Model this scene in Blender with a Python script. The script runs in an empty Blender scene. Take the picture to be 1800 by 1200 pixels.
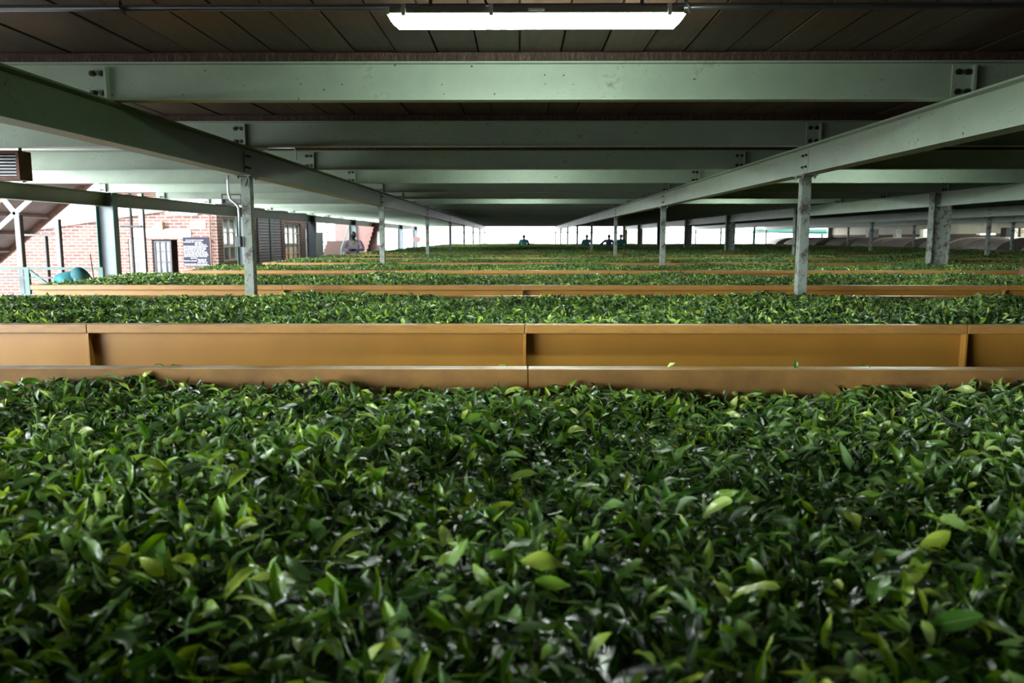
import bpy, bmesh, math, random
import numpy as np
from mathutils import Vector, Matrix

sc = bpy.context.scene
COL = sc.collection
random.seed(7)

# ------------------------------------------------------------------ camera
CAMZ = 1.5
FPX = 1400.0
PITCH = math.atan(182 / FPX)
YAW = math.atan(13 / FPX)
cam_d = bpy.data.cameras.new('camera')
cam = bpy.data.objects.new('camera', cam_d)
COL.objects.link(cam)
cam.location = (0, 0, CAMZ)
cam.rotation_euler = (math.pi / 2 - PITCH, 0, YAW)
cam_d.sensor_fit = 'HORIZONTAL'
cam_d.sensor_width = 36.0
cam_d.lens = FPX * 36.0 / 1800.0
cam_d.clip_start = 0.05
cam_d.clip_end = 500
cam_d.dof.use_dof = True
cam_d.dof.focus_distance = 4.4
cam_d.dof.aperture_fstop = 4.8
sc.camera = cam

# ------------------------------------------------------------------ view, world
sc.view_settings.view_transform = 'Standard'
sc.view_settings.look = 'None'
sc.view_settings.gamma = 1.0
sc.view_settings.use_curve_mapping = False
sc.view_settings.exposure = 0.62
w = bpy.data.worlds.new('overcast_sky')
sc.world = w
w.use_nodes = True
bg = w.node_tree.nodes['Background']
bg.inputs[0].default_value = (0.93, 0.97, 1.0, 1)
bg.inputs[1].default_value = 1.0
# overcast sky, brighter where the hazy sun stands low behind and to the left
SKY_BASE, SKY_GLOW, GLOW_POW = 4.4, 72.0, 28.0
GLOW_DIR = Vector((-0.80, -0.58, 0.13)).normalized()
_wt = w.node_tree
_g = _wt.nodes.new('ShaderNodeTexCoord')
_d = _wt.nodes.new('ShaderNodeVectorMath')
_d.operation = 'DOT_PRODUCT'
_d.inputs[1].default_value = GLOW_DIR
_wt.links.new(_g.outputs['Generated'], _d.inputs[0])
_m = _wt.nodes.new('ShaderNodeMath')
_m.operation = 'MAXIMUM'
_m.inputs[1].default_value = 0.0
_wt.links.new(_d.outputs['Value'], _m.inputs[0])
_p = _wt.nodes.new('ShaderNodeMath')
_p.operation = 'POWER'
_p.inputs[1].default_value = GLOW_POW
_wt.links.new(_m.outputs[0], _p.inputs[0])
_a = _wt.nodes.new('ShaderNodeMath')
_a.operation = 'MULTIPLY_ADD'
_a.inputs[1].default_value = SKY_GLOW
_a.inputs[2].default_value = SKY_BASE
_wt.links.new(_p.outputs[0], _a.inputs[0])
_wt.links.new(_a.outputs[0], bg.inputs[1])
LAMP_STRENGTH = 62.0
try:
    sc.cycles.use_denoising = True
    sc.cycles.max_bounces = 8
    sc.cycles.diffuse_bounces = 3
    sc.cycles.glossy_bounces = 3
    sc.cycles.transmission_bounces = 4
    sc.cycles.sample_clamp_indirect = 8.0
    sc.cycles.caustics_reflective = False
    sc.cycles.caustics_refractive = False
except Exception:
    pass


# ------------------------------------------------------------------ materials
def mat(name):
    m = bpy.data.materials.new(name)
    m.use_nodes = True
    nt = m.node_tree
    b = nt.nodes['Principled BSDF']
    return m, nt, b


def N(nt, t, **kw):
    n = nt.nodes.new(t)
    for k, v in kw.items():
        setattr(n, k, v)
    return n


def ramp(nt, fac, stops):
    r = N(nt, 'ShaderNodeValToRGB')
    e = r.color_ramp.elements
    while len(e) < len(stops):
        e.new(0.5)
    for i, (p, c) in enumerate(stops):
        e[i].position = p
        e[i].color = (*c, 1)
    nt.links.new(fac, r.inputs[0])
    return r.outputs[0]


def noise(nt, scale, detail=5, rough=0.6, vec=None, stretch=None):
    n = N(nt, 'ShaderNodeTexNoise')
    n.inputs['Scale'].default_value = scale
    n.inputs['Detail'].default_value = detail
    n.inputs['Roughness'].default_value = rough
    tc = N(nt, 'ShaderNodeTexCoord')
    src = tc.outputs['Object'] if vec is None else vec
    if stretch:
        mp = N(nt, 'ShaderNodeMapping')
        mp.inputs['Scale'].default_value = stretch
        nt.links.new(src, mp.inputs[0])
        src = mp.outputs[0]
    nt.links.new(src, n.inputs['Vector'])
    return n.outputs['Fac']


def bump(nt, b, h, strength=0.3, dist=0.01):
    bp = N(nt, 'ShaderNodeBump')
    bp.inputs['Strength'].default_value = strength
    bp.inputs['Distance'].default_value = dist
    nt.links.new(h, bp.inputs['Height'])
    nt.links.new(bp.outputs[0], b.inputs['Normal'])


def plain(name, c, rough=0.6, metal=0.0, var=0.12, scale=6, bstr=0.0):
    m, nt, b = mat(name)
    f = noise(nt, scale)
    lo = tuple(x * (1 - var) for x in c)
    hi = tuple(min(1, x * (1 + var)) for x in c)
    nt.links.new(ramp(nt, f, [(0.3, lo), (0.7, hi)]), b.inputs['Base Color'])
    b.inputs['Roughness'].default_value = rough
    b.inputs['Metallic'].default_value = metal
    if bstr:
        bump(nt, b, f, bstr)
    return m


def worn_paint(name, c, dirt, amount=0.5, scale=5.0, rough=0.45, chips=True):
    """painted steel with faded patches, grime blotches and small dark chips"""
    m, nt, b = mat(name)
    f1 = noise(nt, scale, 8, 0.65)
    f2 = noise(nt, scale * 9, 4, 0.7)
    base = ramp(nt, f1, [(0.30, tuple(x * 0.82 for x in c)), (0.62, c), (0.8, tuple(min(1, x * 1.12) for x in c))])
    mx = N(nt, 'ShaderNodeMix', data_type='RGBA')
    mk = N(nt, 'ShaderNodeMath', operation='MULTIPLY')
    nt.links.new(f1, mk.inputs[0])
    nt.links.new(f2, mk.inputs[1])
    if amount > 1:
        mk.operation = 'MULTIPLY_ADD'
        mk.inputs[0].default_value = 0
        nt.links.new(f2, mk.inputs[0])
        mk.inputs[1].default_value = 0.35
        nt.links.new(f1, mk.inputs[2])
        for l_ in list(nt.links):
            if l_.to_socket == mk.inputs[1]:
                nt.links.remove(l_)
        r = ramp(nt, mk.outputs[0], [(0.65, (0, 0, 0)), (0.78, (1, 1, 1))])
    else:
        r = ramp(nt, mk.outputs[0], [(0.34 - amount * 0.12, (0, 0, 0)), (0.46, (1, 1, 1))])
    nt.links.new(r, mx.inputs[0])
    nt.links.new(base, mx.inputs[6])
    mx.inputs[7].default_value = (*dirt, 1)
    out = mx.outputs[2]
    if chips:
        v = noise(nt, 38, 2, 0.4)
        rc = ramp(nt, v, [(0.735, (0, 0, 0)), (0.76, (1, 1, 1))])
        m2 = N(nt, 'ShaderNodeMix', data_type='RGBA')
        nt.links.new(rc, m2.inputs[0])
        nt.links.new(out, m2.inputs[6])
        m2.inputs[7].default_value = (0.03, 0.025, 0.02, 1)
        out = m2.outputs[2]
    nt.links.new(out, b.inputs['Base Color'])
    b.inputs['Roughness'].default_value = rough
    bump(nt, b, f2, 0.12, 0.004)
    return m


M = {}
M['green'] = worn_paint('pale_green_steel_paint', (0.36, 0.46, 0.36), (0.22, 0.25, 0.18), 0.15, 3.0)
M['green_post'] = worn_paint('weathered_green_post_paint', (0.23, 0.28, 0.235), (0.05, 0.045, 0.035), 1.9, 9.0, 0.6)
M['green_shaded'] = worn_paint('shaded_green_steel_paint', (0.10, 0.16, 0.085), (0.06, 0.08, 0.045), 0.3, 3.0)  # the pale girder green darkened, its shade put into the colour
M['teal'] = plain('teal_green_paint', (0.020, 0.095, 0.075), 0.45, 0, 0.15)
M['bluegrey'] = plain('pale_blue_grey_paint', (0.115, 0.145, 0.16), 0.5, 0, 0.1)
M['bolt'] = plain('dark_oily_bolt', (0.05, 0.05, 0.04), 0.35, 0.6, 0.3, 30)
M['white'] = plain('white_paint', (0.80, 0.80, 0.78), 0.5, 0, 0.05)
M['cream'] = plain('cream_paint', (0.72, 0.68, 0.55), 0.5, 0, 0.06)
M['black'] = plain('black_pipe_paint', (0.015, 0.015, 0.015), 0.35, 0, 0.3)
M['darkframe'] = plain('dark_steel_frame', (0.03, 0.03, 0.035), 0.45, 0, 0.3)
M['galv'] = plain('galvanised_conduit', (0.55, 0.58, 0.60), 0.35, 0.5, 0.12, 12)
M['grey_metal'] = plain('grey_brown_sheet_metal', (0.46, 0.41, 0.36), 0.45, 0.1, 0.18, 3)
M['shaded_metal'] = plain('shade_brown_hood_end', (0.13, 0.11, 0.09), 0.6, 0.0, 0.25, 3)  # darker than the hood shell to carry the shade of its ends
M['rust'] = plain('rusty_brown_metal', (0.13, 0.06, 0.04), 0.7, 0, 0.4, 8)
M['brownbelt'] = plain('brown_conveyor_steel', (0.10, 0.055, 0.045), 0.6, 0, 0.3, 4)
M['railgreen'] = plain('faded_green_rail_paint', (0.035, 0.075, 0.065), 0.5, 0, 0.15)
M['concrete'] = plain('concrete_floor', (0.15, 0.145, 0.135), 0.75, 0, 0.2, 1.5, 0.15)
M['yard'] = plain('pale_yard_concrete', (0.42, 0.41, 0.39), 0.8, 0, 0.1, 0.6)
M['gasket'] = plain('lamp_body_grey_plastic', (0.10, 0.11, 0.10), 0.45, 0, 0.1)
M['clip'] = plain('lamp_clip_grey', (0.32, 0.34, 0.31), 0.4, 0, 0.1)
M['glassdark'] = plain('window_glass_reflecting_sky', (0.30, 0.35, 0.38), 0.06, 0.2, 0.5, 2.5)
M['navy'] = plain('navy_notice_board', (0.005, 0.007, 0.022), 0.85, 0, 0.05)
M['signwhite'] = plain('white_sign_board', (0.85, 0.86, 0.86), 0.4, 0, 0.02)
M['letter'] = plain('grey_green_sign_letters', (0.05, 0.06, 0.06), 0.5, 0, 0.02)
M['wood_frame'] = plain('varnished_wood', (0.16, 0.09, 0.05), 0.5, 0, 0.3, 10)
M['pink_plaster'] = plain('pink_painted_steps', (0.17, 0.09, 0.08), 0.7, 0, 0.12, 3)
M['red_tread'] = plain('red_oxide_treads', (0.04, 0.014, 0.009), 0.6, 0, 0.2, 3)
M['skin'] = plain('dark_brown_skin', (0.022, 0.012, 0.009), 0.45, 0, 0.1, 20)
M['teal_cloth'] = plain('teal_work_shirt', (0.008, 0.12, 0.13), 0.85, 0, 0.18, 14)
M['teal_cap'] = plain('teal_cap_cloth', (0.006, 0.085, 0.10), 0.8, 0, 0.15, 20)
M['grey_cloth'] = plain('lilac_grey_dust_coat', (0.50, 0.46, 0.55), 0.85, 0, 0.1, 14)
M['tan_cloth'] = plain('khaki_cap_cloth', (0.24, 0.19, 0.16), 0.85, 0, 0.1, 14)
M['lime_cloth'] = plain('yellow_green_shirt', (0.45, 0.47, 0.22), 0.85, 0, 0.1, 14)
M['navy_cloth'] = plain('dark_blue_overall', (0.02, 0.05, 0.12), 0.85, 0, 0.2, 14)
M['deepteal_cloth'] = plain('deep_teal_overall', (0.01, 0.11, 0.12), 0.85, 0, 0.2, 14)
M['trouser'] = plain('dark_trousers', (0.03, 0.03, 0.04), 0.85, 0, 0.2, 14)
M['boot'] = plain('black_boots', (0.01, 0.01, 0.01), 0.5, 0, 0.2, 14)
M['eye'] = plain('eye_white', (0.7, 0.68, 0.65), 0.3, 0, 0.02)
M['canvas'] = plain('translucent_cream_sheet', (0.70, 0.68, 0.52), 0.6, 0, 0.06, 2)
M['bright_panel'] = plain('aqua_cladding', (0.12, 0.19, 0.19), 0.55, 0, 0.08, 3)


def make_ceiling_mat():
    m, nt, b = mat('dark_stained_ceiling_boards')
    tc = N(nt, 'ShaderNodeTexCoord')
    sep = N(nt, 'ShaderNodeSeparateXYZ')
    nt.links.new(tc.outputs['Object'], sep.inputs[0])
    dv = N(nt, 'ShaderNodeMath', operation='DIVIDE')
    dv.inputs[1].default_value = 0.235
    nt.links.new(sep.outputs[0], dv.inputs[0])
    fl = N(nt, 'ShaderNodeMath', operation='FLOOR')
    nt.links.new(dv.outputs[0], fl.inputs[0])
    wn = N(nt, 'ShaderNodeTexWhiteNoise', noise_dimensions='1D')
    nt.links.new(fl.outputs[0], wn.inputs['W'])
    g = noise(nt, 5.0, 8, 0.65, stretch=(7, 0.6, 1))
    ad = N(nt, 'ShaderNodeMath', operation='MULTIPLY_ADD')
    nt.links.new(wn.outputs['Value'], ad.inputs[0])
    ad.inputs[1].default_value = 0.35
    nt.links.new(g, ad.inputs[2])
    c = ramp(nt, ad.outputs[0], [(0.35, (0.026, 0.012, 0.007)), (0.65, (0.058, 0.030, 0.018)), (1.0, (0.115, 0.064, 0.040))])
    # chalky mildew stains
    st = noise(nt, 3.0, 9, 0.75, stretch=(1.6, 2.5, 1))
    sr = ramp(nt, st, [(0.62, (0, 0, 0)), (0.74, (0.55, 0.55, 0.55))])
    mx = N(nt, 'ShaderNodeMix', data_type='RGBA')
    nt.links.new(sr, mx.inputs[0])
    nt.links.new(c, mx.inputs[6])
    mx.inputs[7].default_value = (0.085, 0.072, 0.055, 1)
    nt.links.new(mx.outputs[2], b.inputs['Base Color'])
    b.inputs['Roughness'].default_value = 0.55
    bump(nt, b, g, 0.25, 0.004)
    return m


def make_timber():
    m, nt, b = mat('rough_sawn_red_timber')
    g = noise(nt, 10, 7, 0.7, stretch=(6, 1, 1))
    wv = noise(nt, 70, 2, 0.5, stretch=(2.5, 1, 0.4))
    mk = N(nt, 'ShaderNodeMath', operation='MULTIPLY')
    nt.links.new(g, mk.inputs[0])
    nt.links.new(wv, mk.inputs[1])
    nt.links.new(ramp(nt, mk.outputs[0], [(0.12, (0.018, 0.009, 0.006)), (0.27, (0.055, 0.029, 0.020)), (0.42, (0.13, 0.085, 0.065))]), b.inputs['Base Color'])
    b.inputs['Roughness'].default_value = 0.8
    bump(nt, b, wv, 0.4, 0.004)
    return m


def make_orange():
    m, nt, b = mat('ochre_orange_trough_paint')
    f = noise(nt, 2.2, 7, 0.6)
    base = ramp(nt, f, [(0.3, (0.27, 0.133, 0.020)), (0.6, (0.325, 0.165, 0.026)), (0.8, (0.38, 0.205, 0.042))])
    s = noise(nt, 14, 9, 0.8, stretch=(1, 1, 4))
    sr = ramp(nt, s, [(0.66, (0, 0, 0)), (0.74, (0.8, 0.8, 0.8))])
    mx = N(nt, 'ShaderNodeMix', data_type='RGBA')
    nt.links.new(sr, mx.inputs[0])
    nt.links.new(base, mx.inputs[6])
    mx.inputs[7].default_value = (0.16, 0.08, 0.03, 1)
    fine = noise(nt, 90, 3, 0.6)
    nt.links.new(mx.outputs[2], b.inputs['Base Color'])
    b.inputs['Roughness'].default_value = 0.42
    bump(nt, b, fine, 0.18, 0.003)
    return m


def make_rim():
    """rim paint rubbed pale along the top, with whitish glare put into that colour"""
    m, nt, b = mat('ochre_rim_paint_rubbed_glare_top')
    f = noise(nt, 2.5, 7, 0.6)
    base = ramp(nt, f, [(0.3, (0.28, 0.145, 0.034)), (0.7, (0.35, 0.19, 0.05))])
    geo = N(nt, 'ShaderNodeNewGeometry')
    sep = N(nt, 'ShaderNodeSeparateXYZ')
    nt.links.new(geo.outputs['True Normal'], sep.inputs[0])
    up = N(nt, 'ShaderNodeMath', operation='GREATER_THAN')
    up.inputs[1].default_value = 0.6
    nt.links.new(sep.outputs[2], up.inputs[0])
    wr = ramp(nt, noise(nt, 1.3, 8, 0.72), [(0.42, (0, 0, 0)), (0.56, (1, 1, 1))])
    mk = N(nt, 'ShaderNodeMath', operation='MULTIPLY')
    nt.links.new(up.outputs[0], mk.inputs[0])
    nt.links.new(wr, mk.inputs[1])
    s = noise(nt, 16, 9, 0.8, stretch=(0.5, 1, 3))
    sr = ramp(nt, s, [(0.47, (0, 0, 0)), (0.68, (0.8, 0.8, 0.8))])
    m1 = N(nt, 'ShaderNodeMix', data_type='RGBA')
    nt.links.new(sr, m1.inputs[0])
    nt.links.new(base, m1.inputs[6])
    m1.inputs[7].default_value = (0.15, 0.08, 0.035, 1)
    m2 = N(nt, 'ShaderNodeMix', data_type='RGBA')
    nt.links.new(mk.outputs[0], m2.inputs[0])
    nt.links.new(m1.outputs[2], m2.inputs[6])
    m2.inputs[7].default_value = (0.55, 0.48, 0.40, 1)  # pale colour holds both wear and glare on upward faces
    nt.links.new(m2.outputs[2], b.inputs['Base Color'])
    b.inputs['Roughness'].default_value = 0.38
    bump(nt, b, noise(nt, 60, 3, 0.6), 0.2, 0.003)
    return m


def make_brick():
    m, nt, b = mat('red_brick_with_pale_mortar')
    tc = N(nt, 'ShaderNodeTexCoord')
    sep = N(nt, 'ShaderNodeSeparateXYZ')
    nt.links.new(tc.outputs['Object'], sep.inputs[0])
    ad = N(nt, 'ShaderNodeMath', operation='ADD')
    nt.links.new(sep.outputs[0], ad.inputs[0])
    nt.links.new(sep.outputs[1], ad.inputs[1])
    cb = N(nt, 'ShaderNodeCombineXYZ')
    nt.links.new(ad.outputs[0], cb.inputs[0])
    nt.links.new(sep.outputs[2], cb.inputs[1])
    br = N(nt, 'ShaderNodeTexBrick')
    nt.links.new(cb.outputs[0], br.inputs['Vector'])
    br.inputs['Scale'].default_value = 1.0
    br.inputs['Brick Width'].default_value = 0.23
    br.inputs['Row Height'].default_value = 0.083
    br.inputs['Mortar Size'].default_value = 0.010
    br.inputs['Color1'].default_value = (0.17, 0.085, 0.065, 1)
    br.inputs['Color2'].default_value = (0.10, 0.045, 0.035, 1)
    br.inputs['Mortar'].default_value = (0.30, 0.25, 0.23, 1)
    nt.links.new(br.outputs['Color'], b.inputs['Base Color'])
    b.inputs['Roughness'].default_value = 0.85
    bump(nt, b, br.outputs['Fac'], -0.5, 0.006)
    return m


def make_leaf():
    m, nt, b = mat('fresh_tea_leaf')
    at = N(nt, 'ShaderNodeAttribute', attribute_name='tint')
    uv = N(nt, 'ShaderNodeUVMap', uv_map='UVMap')
    sep = N(nt, 'ShaderNodeSeparateXYZ')
    nt.links.new(uv.outputs[0], sep.inputs[0])
    c = ramp(nt, at.outputs['Fac'], [
        (0.0, (0.005, 0.014, 0.004)), (0.30, (0.018, 0.055, 0.010)), (0.58, (0.055, 0.145, 0.022)),
        (0.80, (0.20, 0.37, 0.045)), (1.0, (0.48, 0.60, 0.10))])
    # midrib: |v-0.5|
    s = N(nt, 'ShaderNodeMath', operation='SUBTRACT')
    nt.links.new(sep.outputs[1], s.inputs[0])
    s.inputs[1].default_value = 0.5
    a = N(nt, 'ShaderNodeMath', operation='ABSOLUTE')
    nt.links.new(s.outputs[0], a.inputs[0])
    rib = ramp(nt, a.outputs[0], [(0.018, (1, 1, 1)), (0.05, (0, 0, 0))])
    # side veins: stripes along u slanted by |v|
    ma = N(nt, 'ShaderNodeMath', operation='MULTIPLY_ADD')
    nt.links.new(a.outputs[0], ma.inputs[0])
    ma.inputs[1].default_value = -0.45
    nt.links.new(sep.outputs[0], ma.inputs[2])
    fr = N(nt, 'ShaderNodeMath', operation='MULTIPLY')
    fr.inputs[1].default_value = 62.0
    nt.links.new(ma.outputs[0], fr.inputs[0])
    sn = N(nt, 'ShaderNodeMath', operation='SINE')
    nt.links.new(fr.outputs[0], sn.inputs[0])
    mx = N(nt, 'ShaderNodeMix', data_type='RGBA')
    mf = N(nt, 'ShaderNodeMath', operation='MULTIPLY')
    mf.inputs[1].default_value = 0.35
    nt.links.new(rib, mf.inputs[0])
    nt.links.new(mf.outputs[0], mx.inputs[0])
    nt.links.new(c, mx.inputs[6])
    mx.inputs[7].default_value = (0.28, 0.38, 0.12, 1)
    # paler matt underside
    geo = N(nt, 'ShaderNodeNewGeometry')
    m3 = N(nt, 'ShaderNodeMix', data_type='RGBA')
    bf = N(nt, 'ShaderNodeMath', operation='MULTIPLY')
    bf.inputs[1].default_value = 0.45
    nt.links.new(geo.outputs['Backfacing'], bf.inputs[0])
    nt.links.new(bf.outputs[0], m3.inputs[0])
    nt.links.new(mx.outputs[2], m3.inputs[6])
    m3.inputs[7].default_value = (0.24, 0.36, 0.17, 1)
    nt.links.new(m3.outputs[2], b.inputs['Base Color'])
    b.inputs['Roughness'].default_value = 0.24
    b.inputs['Specular IOR Level'].default_value = 0.75
    bp = N(nt, 'ShaderNodeBump')
    bp.inputs['Strength'].default_value = 0.25
    bp.inputs['Distance'].default_value = 0.002
    nt.links.new(sn.outputs[0], bp.inputs['Height'])
    nt.links.new(bp.outputs[0], b.inputs['Normal'])
    tr = N(nt, 'ShaderNodeBsdfTranslucent')
    hs = N(nt, 'ShaderNodeHueSaturation')
    hs.inputs['Value'].default_value = 1.8
    hs.inputs['Saturation'].default_value = 1.15
    nt.links.new(m3.outputs[2], hs.inputs['Color'])
    nt.links.new(hs.outputs[0], tr.inputs[0])
    ms = N(nt, 'ShaderNodeMixShader')
    ms.inputs[0].default_value = 0.22
    nt.links.new(b.outputs[0], ms.inputs[1])
    nt.links.new(tr.outputs[0], ms.inputs[2])
    nt.links.new(ms.outputs[0], nt.nodes['Material Output'].inputs['Surface'])
    return m


def make_emit(name, c, s):
    m, nt, b = mat(name)
    b.inputs['Base Color'].default_value = (0.8, 0.85, 0.8, 1)
    b.inputs['Emission Color'].default_value = (*c, 1)
    b.inputs['Emission Strength'].default_value = s
    b.inputs['Roughness'].default_value = 0.3
    return m


M['ceiling'] = make_ceiling_mat()
M['timber'] = make_timber()
M['orange'] = make_orange()
M['rim'] = make_rim()
M['liner'] = plain('grimy_brown_ochre_liner', (0.20, 0.105, 0.024), 0.8, 0, 0.35, 5)
M['brick'] = make_brick()
M['leaf'] = make_leaf()
M['lamp'] = make_emit('lit_fluorescent_diffuser', (0.87, 1.0, 0.87), LAMP_STRENGTH)


# ------------------------------------------------------------------ mesh helpers
def P(px, py, d):
    """world point measured on the photo: pixel (px,py) at world depth y=d"""
    u = (px - 900) / FPX
    v = (600 - py) / FPX
    cp, sp = math.cos(PITCH), math.sin(PITCH)
    x, y, z = u, cp + v * sp, -sp + v * cp
    cy, sy = math.cos(YAW), math.sin(YAW)
    x, y = x * cy - y * sy, x * sy + y * cy
    t = d / y
    return Vector((x * t, d, CAMZ + z * t))


class MB:
    """collects boxes, bars and tubes and links them as one mesh object"""

    def __init__(s):
        s.v, s.f, s.mi = [], [], []

    def add(s, vs, fs, mi=0):
        o = len(s.v)
        s.v += [tuple(v) for v in vs]
        s.f += [tuple(i + o for i in f) for f in fs]
        s.mi += [mi] * len(fs)

    def box(s, x0, x1, y0, y1, z0, z1, mi=0):
        vs = [(x, y, z) for z in (z0, z1) for y in (y0, y1) for x in (x0, x1)]
        s.add(vs, [(0, 2, 3, 1), (4, 5, 7, 6), (0, 1, 5, 4), (2, 6, 7, 3), (0, 4, 6, 2), (1, 3, 7, 5)], mi)
        return s

    def tube(s, pts, r, n=10, mi=0, caps=True):
        pts = [Vector(p) for p in pts]
        rings = []
        for i, p in enumerate(pts):
            if i == 0:
                t = pts[1] - pts[0]
            elif i == len(pts) - 1:
                t = pts[-1] - pts[-2]
            else:
                t = (pts[i + 1] - p).normalized() + (p - pts[i - 1]).normalized()
            t.normalize()
            a = Vector((0, 0, 1)) if abs(t.z) < 0.9 else Vector((1, 0, 0))
            u = t.cross(a).normalized()
            v2 = t.cross(u)
            rr = r[i] if isinstance(r, (list, tuple)) else r
            rings.append([p + (u * math.cos(2 * math.pi * k / n) + v2 * math.sin(2 * math.pi * k / n)) * rr for k in range(n)])
        vs = [q for rg in rings for q in rg]
        fs = []
        for i in range(len(rings) - 1):
            for k in range(n):
                a, b2 = i * n + k, i * n + (k + 1) % n
                fs.append((a, b2, b2 + n, a + n))
        if caps:
            fs.append(tuple(reversed(range(n))))
            fs.append(tuple(range((len(rings) - 1) * n, len(rings) * n)))
        s.add(vs, fs, mi)
        return s

    def bar(s, a, b, wx, wz, mi=0):
        """rectangular bar from a to b"""
        a, b = Vector(a), Vector(b)
        t = (b - a).normalized()
        up = Vector((0, 0, 1)) if abs(t.z) < 0.95 else Vector((0, 1, 0))
        u = t.cross(up).normalized() * wx / 2
        v2 = u.cross(t).normalized() * wz / 2
        vs = [p + su * u + sv * v2 for p in (a, b) for su, sv in ((-1, -1), (1, -1), (1, 1), (-1, 1))]
        s.add(vs, [(0, 1, 2, 3), (7, 6, 5, 4), (0, 4, 5, 1), (1, 5, 6, 2), (2, 6, 7, 3), (3, 7, 4, 0)], mi)
        return s

    def prism(s, poly, axis, a, b, mi=0):
        """extrude a 2D polygon along axis ('x': poly=(y,z); 'y': poly=(x,z); 'z': poly=(x,y))"""
        def mk(p, t):
            return {'x': (t, p[0], p[1]), 'y': (p[0], t, p[1]), 'z': (p[0], p[1], t)}[axis]
        n = len(poly)
        vs = [mk(p, a) for p in poly] + [mk(p, b) for p in poly]
        fs = [tuple(range(n)), tuple(reversed(range(n, 2 * n)))]
        fs += [(k, k + n, (k + 1) % n + n, (k + 1) % n) for k in range(n)]
        s.add(vs, fs, mi)
        return s

    def mesh(s, name, mats):
        me = bpy.data.meshes.new(name)
        me.from_pydata(s.v, [], s.f)
        if not isinstance(mats, (list, tuple)):
            mats = [mats]
        for m in mats:
            me.materials.append(m)
        me.polygons.foreach_set('material_index', s.mi)
        bm = bmesh.new()
        bm.from_mesh(me)
        bmesh.ops.recalc_face_normals(bm, faces=bm.faces)
        bm.to_mesh(me)
        bm.free()
        me.update()
        return me

    def build(s, name, mats, parent=None, bevel=0.0, smooth=False):
        me = s.mesh(name, mats)
        o = bpy.data.objects.new(name, me)
        COL.objects.link(o)
        if parent is not None:
            o.parent = parent
        if bevel:
            md = o.modifiers.new('edge_rounding', 'BEVEL')
            md.width = bevel
            md.segments = 2
            md.limit_method = 'ANGLE'
        if smooth:
            me.polygons.foreach_set('use_smooth', [True] * len(me.polygons))
        return o


def tag(o, label=None, cat=None, group=None, kind=None):
    if label:
        o['label'] = label
    if cat:
        o['category'] = cat
    if group:
        o['group'] = group
    if kind:
        o['kind'] = kind
    return o


def empty(name, loc=(0, 0, 0), rz=0, **kw):
    o = bpy.data.objects.new(name, None)
    o.empty_display_size = 0.1
    COL.objects.link(o)
    o.location = loc
    o.rotation_euler.z = rz
    tag(o, kw.get('label'), kw.get('cat'), kw.get('group'), kw.get('kind'))
    return o


def kids(o):
    return list(o.children)


def copy_tree(o, parent=None):
    c = o.copy()
    COL.objects.link(c)
    c.parent = parent
    for ch in kids(o):
        copy_tree(ch, c)
    return c


def struct(o):
    o['kind'] = 'structure'
    return o


ORD = ['first', 'second', 'third', 'fourth', 'fifth', 'sixth', 'seventh', 'eighth', 'ninth', 'tenth', 'eleventh', 'twelfth',
       'thirteenth', 'fourteenth', 'fifteenth', 'sixteenth', 'seventeenth', 'eighteenth', 'nineteenth', 'twentieth',
       'twenty-first', 'twenty-second', 'twenty-third', 'twenty-fourth']

# ------------------------------------------------------------------ layout numbers
YB = -7.0                      # rear wall
YF = 57.0                      # far open end
XL, XR = -7.45, 21.8           # roof edges
ZC = CAMZ + 1.055              # underside of ceiling boards
ZJ0, ZJ1 = CAMZ + 0.79, CAMZ + 1.005   # joists
ZG0, ZG1 = CAMZ + 0.55, CAMZ + 0.79    # girders
POSTS_Y = [7.2 + 7.0 * k for k in range(8)]
JOISTS_Y = [0.09 + 2.345 * k for k in range(-2, 25)]
RIM = CAMZ - 0.45
TW, TPITCH, TY0 = 2.15, 3.5, 4.14
TX0, TX1 = -4.72, 16.9
RIBS = 2.305

# ------------------------------------------------------------------ setting
mb = MB().box(XL, XR, YB, YF + 0.5, -0.2, 0.0)
struct(mb.build('floor', M['concrete']))
mb = MB()
mb.box(-60, XL, -30, 120, -0.25, -0.02).box(XR, 60, -30, 120, -0.25, -0.02).box(XL, XR, YF + 0.5, 120, -0.25, -0.02)
g = mb.build('outdoor_ground', M['yard'])
tag(g, kind='structure')

# ceiling: separate boards running away from the camera, slab above
mb = MB()
xb = XL
k0 = math.ceil(XL / 0.235)
k = k0
while k * 0.235 < XR:
    x0 = k * 0.235
    dz = 0.0035 * math.sin(k * 2.7)
    mb.box(x0 + 0.0055, x0 + 0.2295, YB, YF, ZC + dz, ZC + 0.03)
    k += 1
mb.box(XL, XR, YB, YF, ZC + 0.03, ZC + 0.14)
struct(mb.build('ceiling', M['ceiling']))

mb = MB().box(XL, XR, YB - 0.2, YB, -0.02, ZC + 0.14)
struct(mb.build('wall_back', M['brick']))

# right side wall: pale cladding above, dark red brick below, a gap of daylight between
mb = MB()
mb.box(XR, XR + 0.2, YB - 0.2, 37.0, -0.02, 1.70).box(XR, XR + 0.2, 37.0, 38.6, -0.02, 1.64).box(XR, XR + 0.2, 38.6, YF, -0.02, 1.70)
struct(mb.build('wall_right', M['brick']))
mb = MB()
for i in range(60):
    y = YB + i * 1.07
    mb.box(XR - 0.02, XR + 0.05, y, y + 1.05, 1.74, ZC + 0.1)
mb.box(XR - 0.05, XR - 0.02, YB, YF, 1.70, 1.76)
struct(mb.build('trim_1', M['canvas']))


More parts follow.
